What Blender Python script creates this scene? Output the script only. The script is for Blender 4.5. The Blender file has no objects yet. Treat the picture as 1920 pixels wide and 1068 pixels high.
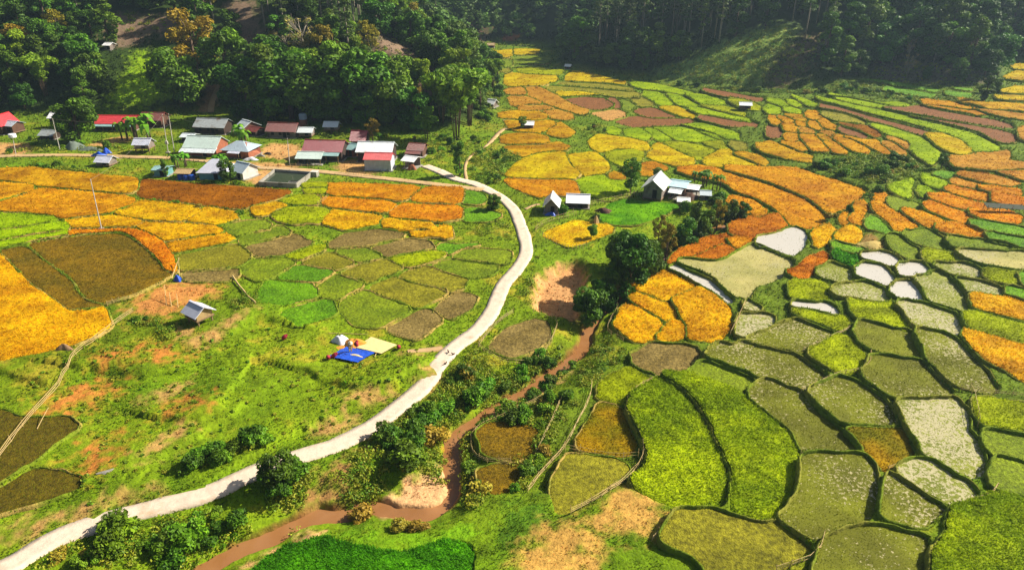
import bpy, bmesh, math, random
import numpy as np
from mathutils import Vector, Matrix, Quaternion
from mathutils.geometry import delaunay_2d_cdt

scene = bpy.context.scene
# ------------------------------------------------------------------ camera, sky, sun, exposure
CAMH, PITCH, FPX = 46.0, math.radians(27.0), 1280.0
cam_d = bpy.data.cameras.new('camera'); cam = bpy.data.objects.new('camera', cam_d)
scene.collection.objects.link(cam); scene.camera = cam
cam_d.sensor_width = 36.0; cam_d.lens = 24.0; cam_d.clip_start = 1.0; cam_d.clip_end = 6000.0
cam.location = (0, 0, CAMH); cam.rotation_euler = (math.pi/2 - PITCH, 0, 0)

SUN_AZ, SUN_EL = math.radians(72), math.radians(37)
world = bpy.data.worlds.new('World'); scene.world = world; world.use_nodes = True
wn = world.node_tree.nodes; wl = world.node_tree.links
sky = wn.new('ShaderNodeTexSky'); sky.sky_type = 'NISHITA'; sky.sun_disc = False
sky.sun_elevation = SUN_EL; sky.sun_rotation = SUN_AZ; sky.dust_density = 2.5; sky.air_density = 1.0
wl.new(sky.outputs[0], wn['Background'].inputs[0]); wn['Background'].inputs[1].default_value = 0.045
sun_d = bpy.data.lights.new('sun', 'SUN'); sun_d.energy = 5.0; sun_d.angle = math.radians(0.6)
sun_d.color = (1.0, 0.93, 0.80)
sun = bpy.data.objects.new('sun', sun_d); scene.collection.objects.link(sun)
SUNV = Vector((math.sin(SUN_AZ)*math.cos(SUN_EL), math.cos(SUN_AZ)*math.cos(SUN_EL), math.sin(SUN_EL)))
sun.rotation_euler = SUNV.to_track_quat('Z', 'Y').to_euler()
scene.view_settings.view_transform = 'Standard'; scene.view_settings.look = 'None'
scene.view_settings.gamma = 1.0; scene.view_settings.exposure = 0.9
scene.cycles.max_bounces = 5; scene.cycles.diffuse_bounces = 2; scene.cycles.glossy_bounces = 2
scene.cycles.transmission_bounces = 3; scene.cycles.transparent_max_bounces = 6; scene.cycles.volume_bounces = 0
scene.cycles.use_denoising = True

# ------------------------------------------------------------------ small helpers
rng = np.random.default_rng(7); random.seed(7)
C = scene.collection
def lin(r, g, b, k=1.0):
    f = lambda c: (c/12.92 if c <= 0.04045 else ((c+0.055)/1.055)**2.4)
    return np.array([f(r/255)*k, f(g/255)*k, f(b/255)*k])
def hash2(ix, iy, s=0):
    h = (ix.astype(np.int64)*374761393 + iy.astype(np.int64)*668265263 + s*1442695041) & 0x7fffffff
    h = ((h ^ (h >> 13))*1274126177) & 0x7fffffff
    h = (h ^ (h >> 16)) & 0xffff
    return h/65535.0
def vnoise(x, y, s=0):
    x = np.asarray(x, float); y = np.asarray(y, float)
    ix = np.floor(x); iy = np.floor(y); fx = x-ix; fy = y-iy
    fx = fx*fx*(3-2*fx); fy = fy*fy*(3-2*fy)
    a = hash2(ix, iy, s); b = hash2(ix+1, iy, s); c = hash2(ix, iy+1, s); d = hash2(ix+1, iy+1, s)
    return (a*(1-fx)+b*fx)*(1-fy) + (c*(1-fx)+d*fx)*fy
def fbm(x, y, s=0, o=3):
    v = 0; a = 0.5; t = 0
    for k in range(o):
        v = v + a*vnoise(np.asarray(x)*2**k+17*k, np.asarray(y)*2**k-11*k, s+k); t += a; a *= 0.55
    return v/t
def sstep(a, b, x):
    t = np.clip((x-a)/(b-a), 0, 1); return t*t*(3-2*t)
def in_poly(P, poly):
    x, y = P[:, 0], P[:, 1]; ins = np.zeros(len(P), bool)
    bb = (x > poly[:, 0].min()) & (x < poly[:, 0].max()) & (y > poly[:, 1].min()) & (y < poly[:, 1].max())
    idx = np.nonzero(bb)[0]
    if len(idx) == 0: return ins
    px, py = x[idx], y[idx]; r = np.zeros(len(idx), bool); n = len(poly)
    for i in range(n):
        x1, y1 = poly[i]; x2, y2 = poly[(i+1) % n]
        if y1 == y2: continue
        c = ((y1 > py) != (y2 > py)) & (px < (x2-x1)*(py-y1)/(y2-y1)+x1)
        r ^= c
    ins[idx] = r
    return ins
def seg_dist(P, line, closed=False, attr=None):
    d = np.full(len(P), 1e9); av = np.zeros(len(P)); n = len(line)
    for i in range(n if closed else n-1):
        a = line[i]; b = line[(i+1) % n]; ab = b-a; L = ab@ab
        if L == 0: continue
        t = np.clip(((P-a)@ab)/L, 0, 1); q = a+t[:, None]*ab
        dd = np.hypot(P[:, 0]-q[:, 0], P[:, 1]-q[:, 1]); m = dd < d
        d[m] = dd[m]
        if attr is not None: av[m] = (attr[i]*(1-t)+attr[(i+1) % n]*t)[m]
    return (d, av) if attr is not None else d
def catmull(pts, n=6, closed=False):
    P = np.asarray(pts, float); N = len(P); out = []
    for i in range(N if closed else N-1):
        if closed: p0, p1, p2, p3 = P[i-1], P[i], P[(i+1) % N], P[(i+2) % N]
        else: p0, p1, p2, p3 = P[max(i-1, 0)], P[i], P[i+1], P[min(i+2, N-1)]
        for k in range(n):
            t = k/n
            out.append(0.5*((2*p1)+(p2-p0)*t+(2*p0-5*p1+4*p2-p3)*t*t+(-p0+3*p1-3*p2+p3)*t**3))
    if not closed: out.append(P[-1])
    return np.array(out)
def chaikin(P, it=2, w=0.22):
    P = np.asarray(P, float)
    for _ in range(it):
        Q = np.roll(P, -1, 0); P = np.stack([P*(1-w)+Q*w, P*w+Q*(1-w)], 1).reshape(-1, 2)
    return P
def pts(s): return np.array([[float(v) for v in q.split(',')] for q in s.split()])

# pixel of the 1920x1068 photograph -> ray -> ground
CP, SP = math.cos(PITCH), math.sin(PITCH)
def rays(px, py):
    a = (np.asarray(px, float)-960)/FPX; b = (np.asarray(py, float)-534)/FPX
    return np.stack([a, CP-b*SP, -SP-b*CP], -1)
def on_z(px, py, z=0.0):
    d = rays(px, py); t = (CAMH-z)/(-d[..., 2]); return np.stack([d[..., 0]*t, d[..., 1]*t], -1)

# ------------------------------------------------------------------ terrain height
STREAM_PX = pts("330,1100 400,1052 460,1022 520,998 580,968 642,964 700,950 745,962 790,968 825,955 846,925 848,890 848,850 852,815 876,795 920,770 960,746 1000,724 1040,694 1072,672 1094,652 1104,620 1118,594 1140,570 1170,540 1215,510 1255,478 1300,452 1345,425 1400,402")
STREAM = catmull(on_z(STREAM_PX[:, 0], STREAM_PX[:, 1], -1.2), 4)
FOOT_PX = pts("-900,246 -300,232 0,224 200,213 400,211 560,221 700,230 800,246 862,250 915,228 934,205 930,182 948,163 925,138 895,116 868,98 866,87 950,82 1030,85 1046,97 1036,116 1046,128 1100,136 1180,141 1250,150 1330,160 1420,163 1500,166 1580,160 1640,146 1750,156 1850,163 1896,150 1886,119 2000,113 2300,112 2900,118")
def base_h(X, Y):
    sy = STREAM[:, 1]; o = np.argsort(sy); xs = np.interp(Y, sy[o], STREAM[o, 0]); u = X-xs
    r = 13*(1-np.exp(-np.clip(u-5, 0, None)*0.085/13))
    l = 2.2*(1-np.exp(-np.clip(-u-7, 0, None)*0.04/2.2))
    return np.where(u > 0, r, l)
def march(px, py, hf, tmax=1500.0):
    d = rays(px, py); n = len(d); t0 = np.full(n, 20.0); hit = np.zeros(n, bool); lo = np.full(n, 20.0); hi = np.full(n, tmax)
    for t in np.geomspace(25, tmax, 260):
        z = CAMH+d[:, 2]*t; h = hf(d[:, 0]*t, d[:, 1]*t); m = (~hit) & (z < h)
        hi[m] = t; hit |= m; lo[~hit] = t
        if hit.all(): break
    for _ in range(18):
        mid = (lo+hi)/2; z = CAMH+d[:, 2]*mid; b = z < hf(d[:, 0]*mid, d[:, 1]*mid); hi[b] = mid[b]; lo[~b] = mid[~b]
    return np.stack([d[:, 0]*hi, d[:, 1]*hi], 1)
FOOT = march(FOOT_PX[:, 0], FOOT_PX[:, 1], base_h)
VALLEY = np.vstack([FOOT, [[900, -100], [-900, -100]]])
GX0, GX1, GY0, GY1, GS = -700, 900, -20, 1300, 2.0
gx = np.arange(GX0, GX1+GS, GS); gy = np.arange(GY0, GY1+GS, GS)
gX, gY = np.meshgrid(gx, gy); GP = np.stack([gX.ravel(), gY.ravel()], 1)
ins = in_poly(GP, VALLEY); gd = np.where(ins, 0, seg_dist(GP, FOOT))
def hills(X, Y, d):
    wob = 1+0.5*(fbm(X/70, Y/70, 3)-0.5)
    A = 95*(0.7+0.6*fbm(X/160, Y/160, 9))
    A = np.where((X > 30) & (X < 330) & (Y < 330), 26+16*fbm(X/60, Y/60, 5), A)
    return A*(1-np.exp(-d*0.52*wob/A)) + sstep(0, 12, d)*(fbm(X/14, Y/14, 4)-0.5)*3.0
GH = (base_h(GP[:, 0], GP[:, 1]) + hills(GP[:, 0], GP[:, 1], gd)).reshape(gX.shape)
GD = gd.reshape(gX.shape)
def bil(G, X, Y):
    fx = np.clip((np.asarray(X)-GX0)/GS, 0, G.shape[1]-1.001); fy = np.clip((np.asarray(Y)-GY0)/GS, 0, G.shape[0]-1.001)
    ix = fx.astype(int); iy = fy.astype(int); a = fx-ix; b = fy-iy
    return (G[iy, ix]*(1-a)+G[iy, ix+1]*a)*(1-b)+(G[iy+1, ix]*(1-a)+G[iy+1, ix+1]*a)*b
def hill_d(X, Y): return bil(GD, X, Y)
BAR = chaikin(on_z(*pts('708,944 752,914 806,892 838,862 858,878 856,915 842,950 808,978 750,978 720,968').T, -1.0), 2)
PIT = chaikin(march(*pts("1000,575 1000,530 1030,496 1082,484 1104,500 1094,545 1082,596 1040,590").T, base_h), 2)
def carve(X, Y):
    P = np.stack([np.ravel(X), np.ravel(Y)], 1); out = np.zeros(len(P))
    m = (P[:, 1] < 190) & (P[:, 0] > -60) & (P[:, 0] < 110)
    if m.any():
        d = seg_dist(P[m], STREAM) + 1.3*(fbm(P[m][:, 0]/3, P[m][:, 1]/3, 31)-0.5)
        out[m] = -1.0*(1-sstep(.55, 1.35, d)) - 1.0*(1-sstep(1.2, 4.4, d))
        q = P[m]; dp = seg_dist(q, PIT, True); dp = np.where(in_poly(q, PIT), dp, -dp)
        out[m] -= 1.7*sstep(-0.6, 1.0, dp + 0.8*(fbm(q[:, 0]/1.5, q[:, 1]/1.5, 8)-0.5))
        db = seg_dist(q, BAR, True); db = np.where(in_poly(q, BAR), db, -db); flat = sstep(-1.0, .8, db+.6*(fbm(q[:, 0]/1.2, q[:, 1]/1.2, 9)-.5)); out[m] = np.minimum(out[m], -1.18*flat + .12*fbm(q[:, 0]/1.5, q[:, 1]/1.5, 10)*flat)
    return out.reshape(np.shape(X))
LEDGE_PX = ["-40,690 40,712 90,718 180,700", "285,880 330,846 400,802 470,762 520,745", "500,846 570,810 640,778 690,752 750,716", "130,692 250,706 340,702 425,688", "395,640 440,625 480,600 520,605", "300,790 350,800 420,770 450,720", "560,700 620,720 680,735 760,720"]
LEDGES = [catmull(march(*pts(q).T, base_h), 5) for q in LEDGE_PX]
def ledge(X, Y):
    P = np.stack([np.ravel(X), np.ravel(Y)], 1); out = np.zeros(len(P))
    for L in LEDGES:
        m = (P[:, 0] > L[:, 0].min()-9) & (P[:, 0] < L[:, 0].max()+9) & (P[:, 1] > L[:, 1].min()-9) & (P[:, 1] < L[:, 1].max()+9)
        if not m.any(): continue
        q = P[m]; best = np.full(len(q), 1e9); sg = np.ones(len(q))
        for a, b in zip(L[:-1], L[1:]):
            ab = b-a; t = np.clip(((q-a)@ab)/(ab@ab), 0, 1); w = q-a-t[:, None]*ab; d = np.hypot(w[:, 0], w[:, 1]); c = ab[0]*w[:, 1]-ab[1]*w[:, 0]; k = d < best; best[k] = d[k]; sg[k] = np.sign(c[k])
        sd = best*sg + 1.2*(fbm(q[:, 0]/2, q[:, 1]/2, 88)-.5); ends = 1-sstep(4, 9, np.minimum(np.hypot(*(q-L[0]).T)*0+99, 99))*0
        out[m] += .55*sstep(-.45, .45, sd)*(1-sstep(1.5, 8, np.abs(sd)))
    return out.reshape(np.shape(X))
GH += ledge(gX, gY)*0
def H0(X, Y): return bil(GH, X, Y)
def H(X, Y):
    X = np.asarray(X, float); Y = np.asarray(Y, float)
    return H0(X, Y) + carve(X, Y) + ledge(X, Y)
def at(px, py):
    p = march(np.atleast_1d(np.asarray(px, float)), np.atleast_1d(np.asarray(py, float)), H0); return p
def at1(px, py):
    p = at(px, py)[0]; return Vector((p[0], p[1], float(H(p[0:1], p[1:2])[0])))
def ppm(p):
    "photograph pixels per metre at a world point"
    x, y, z = p; return FPX/(y*CP+(CAMH-z)*SP)

# ------------------------------------------------------------------ node helpers and materials
def new_mat(name):
    m = bpy.data.materials.new(name); m.use_nodes = True; nt = m.node_tree
    return m, nt, nt.nodes['Principled BSDF'], nt.nodes['Material Output']
def N(nt, t, **kw):
    n = nt.nodes.new(t)
    for k, v in kw.items():
        if k in n.inputs: n.inputs[k].default_value = v
        else: setattr(n, k, v)
    return n
def col_mat(name, rough=0.8, nscale=1.5, lo=0.75, hi=1.2, bump=0.3, bscale=6.0, spec=0.2, transl=0.0, huevar=0.0, vary=0.0):
    m, nt, b, out = new_mat(name); L = nt.links
    a = N(nt, 'ShaderNodeAttribute', attribute_name='Col'); g = N(nt, 'ShaderNodeNewGeometry')
    nz = N(nt, 'ShaderNodeTexNoise', Scale=nscale, Detail=4.0); L.new(g.outputs['Position'], nz.inputs['Vector'])
    mr = N(nt, 'ShaderNodeMapRange'); mr.inputs[1].default_value = 0.3; mr.inputs[2].default_value = 0.7
    mr.inputs[3].default_value = lo; mr.inputs[4].default_value = hi; L.new(nz.outputs['Fac'], mr.inputs[0])
    mx = N(nt, 'ShaderNodeVectorMath', operation='SCALE'); L.new(a.outputs['Color'], mx.inputs[0]); L.new(mr.outputs[0], mx.inputs['Scale'])
    src = mx.outputs[0]
    if vary:
        oi = N(nt, 'ShaderNodeObjectInfo'); hs = N(nt, 'ShaderNodeHueSaturation')
        r1 = N(nt, 'ShaderNodeMapRange'); r1.inputs[3].default_value = 0.5-huevar; r1.inputs[4].default_value = 0.5+huevar
        L.new(oi.outputs['Random'], r1.inputs[0]); L.new(r1.outputs[0], hs.inputs['Hue'])
        w = N(nt, 'ShaderNodeTexWhiteNoise', noise_dimensions='1D'); L.new(oi.outputs['Random'], w.inputs['W'])
        r2 = N(nt, 'ShaderNodeMapRange'); r2.inputs[3].default_value = 1-vary; r2.inputs[4].default_value = 1+vary
        L.new(w.outputs['Value'], r2.inputs[0]); L.new(r2.outputs[0], hs.inputs['Value']); L.new(src, hs.inputs['Color']); src = hs.outputs[0]
    L.new(src, b.inputs['Base Color']); b.inputs['Roughness'].default_value = rough; b.inputs['Specular IOR Level'].default_value = spec
    if bump:
        n2 = N(nt, 'ShaderNodeTexNoise', Scale=bscale, Detail=5.0); L.new(g.outputs['Position'], n2.inputs['Vector'])
        bp = N(nt, 'ShaderNodeBump', Strength=bump, Distance=0.2); L.new(n2.outputs['Fac'], bp.inputs['Height']); L.new(bp.outputs[0], b.inputs['Normal'])
    if transl:
        tr = N(nt, 'ShaderNodeBsdfTranslucent'); L.new(src, tr.inputs['Color']); ms = N(nt, 'ShaderNodeMixShader', Fac=transl)
        L.new(b.outputs[0], ms.inputs[1]); L.new(tr.outputs[0], ms.inputs[2]); L.new(ms.outputs[0], out.inputs['Surface'])
    return m
M = {}
M['ground'] = col_mat('ground_soil_and_turf', 0.9, 2.2, 0.7, 1.25, 0.5, 5.0, 0.1)
M['crop'] = col_mat('rice_crop', 0.8, 0.9, 0.78, 1.18, 0.35, 9.0, 0.1, 0.25)
M['stub'] = col_mat('stubble_mud', 0.85, 3.2, 0.45, 1.45, 0.6, 7.0, 0.15)
M['leaf'] = col_mat('tree_leaves', 0.6, 0.25, 0.8, 1.2, 0, 1, 0.25, 0.22, 0.02, 0.3)
M['blade'] = col_mat('grass_blades', 0.7, 0.6, 0.8, 1.2, 0, 1, 0.15, 0.4)
M['bark'] = col_mat('tree_bark', 0.9, 3.0, 0.6, 1.3, 0.4, 12.0, 0.1)
def plain(name, c, rough=0.8, n1=1.0, lo=0.75, hi=1.15, metal=0.0, spec=0.3, wave=None, wdist=0.03, stain=None, bump=0.1):
    m, nt, b, out = new_mat(name); L = nt.links
    tc = N(nt, 'ShaderNodeTexCoord'); nz = N(nt, 'ShaderNodeTexNoise', Scale=n1, Detail=6.0, Roughness=0.65); L.new(tc.outputs['Object'], nz.inputs['Vector'])
    cr = N(nt, 'ShaderNodeMapRange'); cr.inputs[1].default_value = 0.3; cr.inputs[2].default_value = 0.7; cr.inputs[3].default_value = lo; cr.inputs[4].default_value = hi
    L.new(nz.outputs['Fac'], cr.inputs[0])
    v = N(nt, 'ShaderNodeVectorMath', operation='SCALE'); v.inputs[0].default_value = tuple(c); L.new(cr.outputs[0], v.inputs['Scale']); src = v.outputs[0]
    if stain is not None:
        n2 = N(nt, 'ShaderNodeTexNoise', Scale=stain[1], Detail=5.0); L.new(tc.outputs['Object'], n2.inputs['Vector'])
        r = N(nt, 'ShaderNodeMapRange'); r.inputs[1].default_value = stain[2]; r.inputs[2].default_value = stain[2]+0.15; L.new(n2.outputs['Fac'], r.inputs[0])
        mx = N(nt, 'ShaderNodeMix', data_type='RGBA'); L.new(r.outputs[0], mx.inputs['Factor']); L.new(src, mx.inputs['A']); mx.inputs['B'].default_value = (*stain[0], 1); src = mx.outputs['Result']
    L.new(src, b.inputs['Base Color']); b.inputs['Roughness'].default_value = rough; b.inputs['Metallic'].default_value = metal; b.inputs['Specular IOR Level'].default_value = spec
    hgt = nz.outputs['Fac']; dist = bump
    if wave:
        wv = N(nt, 'ShaderNodeTexWave', bands_direction=wave[0], Scale=wave[1], Distortion=0.0); L.new(tc.outputs['Object'], wv.inputs['Vector']); hgt = wv.outputs['Fac']; dist = wdist
    bp = N(nt, 'ShaderNodeBump', Strength=0.7, Distance=dist); L.new(hgt, bp.inputs['Height']); L.new(bp.outputs[0], b.inputs['Normal'])
    return m
M['concrete_road'] = plain('pale_concrete_paving', lin(230, 208, 184, 0.84), 0.9, 1.4, 0.82, 1.08, stain=(lin(206, 178, 146, .8), 0.5, 0.57))
M['path'] = plain('trodden_earth_path', lin(205, 170, 120, 0.8), 0.95, 0.6, 0.8, 1.15)
def water_mat(name, c, rough, c2=None):
    m, nt, b, out = new_mat(name); L = nt.links
    g = N(nt, 'ShaderNodeNewGeometry'); nz = N(nt, 'ShaderNodeTexNoise', Scale=0.5, Detail=4.0); L.new(g.outputs['Position'], nz.inputs['Vector'])
    mx = N(nt, 'ShaderNodeMix', data_type='RGBA'); L.new(nz.outputs['Fac'], mx.inputs['Factor']); mx.inputs['A'].default_value = (*c, 1); mx.inputs['B'].default_value = (*(c2 if c2 is not None else c*1.4), 1)
    L.new(mx.outputs['Result'], b.inputs['Base Color']); b.inputs['Roughness'].default_value = rough; b.inputs['IOR'].default_value = 1.33; b.inputs['Specular IOR Level'].default_value = 0.6
    n2 = N(nt, 'ShaderNodeTexNoise', Scale=2.5, Detail=3.0); L.new(g.outputs['Position'], n2.inputs['Vector'])
    bp = N(nt, 'ShaderNodeBump', Strength=0.25, Distance=0.04); L.new(n2.outputs['Fac'], bp.inputs['Height']); L.new(bp.outputs[0], b.inputs['Normal'])
    return m
M['stream'] = water_mat('muddy_stream_water', lin(146, 96, 50, 0.8), 0.1, lin(176, 128, 84, .8))
M['pond'] = water_mat('grey_green_pond_water', lin(70, 80, 62, 0.6), 0.08)

def mesh_np(name, V, F, mat=None, col=None, parent=None, smooth=False, mats=None, midx=None):
    V = np.asarray(V, np.float32); me = bpy.data.meshes.new(name)
    if isinstance(F, np.ndarray):
        k = F.shape[1]; nf = len(F); me.vertices.add(len(V)); me.loops.add(nf*k); me.polygons.add(nf)
        me.vertices.foreach_set('co', V.ravel()); me.loops.foreach_set('vertex_index', F.astype(np.int32).ravel())
        me.polygons.foreach_set('loop_start', np.arange(nf, dtype=np.int32)*k); me.polygons.foreach_set('loop_total', np.full(nf, k, np.int32))
    else:
        me.from_pydata(V.tolist(), [], F)
    if smooth: me.polygons.foreach_set('use_smooth', np.ones(len(me.polygons), bool))
    if midx is not None: me.polygons.foreach_set('material_index', np.asarray(midx, np.int32))
    me.update(calc_edges=True)
    if col is not None:
        at_ = me.color_attributes.new('Col', 'FLOAT_COLOR', 'POINT')
        cc = np.ones((len(V), 4), np.float32); cc[:, :3] = col; at_.data.foreach_set('color', cc.ravel())
    for mm in (mats or ([mat] if mat else [])): me.materials.append(mm)
    o = bpy.data.objects.new(name, me); C.objects.link(o)
    if parent: o.parent = parent
    return o
def tag(o, label, cat, group=None):
    o['label'] = label; o['category'] = cat
    if group: o['group'] = group
    return o
def struct(o): o['kind'] = 'structure'; return o
def stuff(o): o['kind'] = 'stuff'; return o
def empty(name, loc, rz=0.0, sc=1.0):
    o = bpy.data.objects.new(name, None); C.objects.link(o); o.location = loc; o.rotation_euler = (0, 0, rz); o.scale = (sc, sc, sc)
    o.empty_display_size = 0.3; return o

# tufts: small leaning blades on given points, colour per tuft
def tufts(P, size, col, lean=0.9, wide=0.55, blades=2, r=rng):
    n = len(P); Vs = []; Cs = []
    for k in range(blades):
        a = r.uniform(0, 2*np.pi, n); le = r.uniform(0.25, 1.0, n)*lean; h = size*r.uniform(0.7, 1.25, n)
        dx, dy = np.cos(a), np.sin(a); w = size*wide*0.5
        b = P + np.stack([r.uniform(-.3, .3, n)*size, r.uniform(-.3, .3, n)*size, np.zeros(n)-0.02], 1)
        p1 = b + np.stack([-dy*w, dx*w, np.zeros(n)], 1); p2 = b + np.stack([dy*w, -dx*w, np.zeros(n)], 1)
        tip = b + np.stack([dx*h*np.sin(le), dy*h*np.sin(le), h*np.cos(le)], 1)
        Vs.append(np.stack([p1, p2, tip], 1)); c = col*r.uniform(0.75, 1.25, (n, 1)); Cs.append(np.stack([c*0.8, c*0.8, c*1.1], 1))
    V = np.concatenate(Vs).reshape(-1, 3); Cc = np.concatenate(Cs).reshape(-1, 3)
    return V, np.arange(len(V)).reshape(-1, 3), Cc
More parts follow.
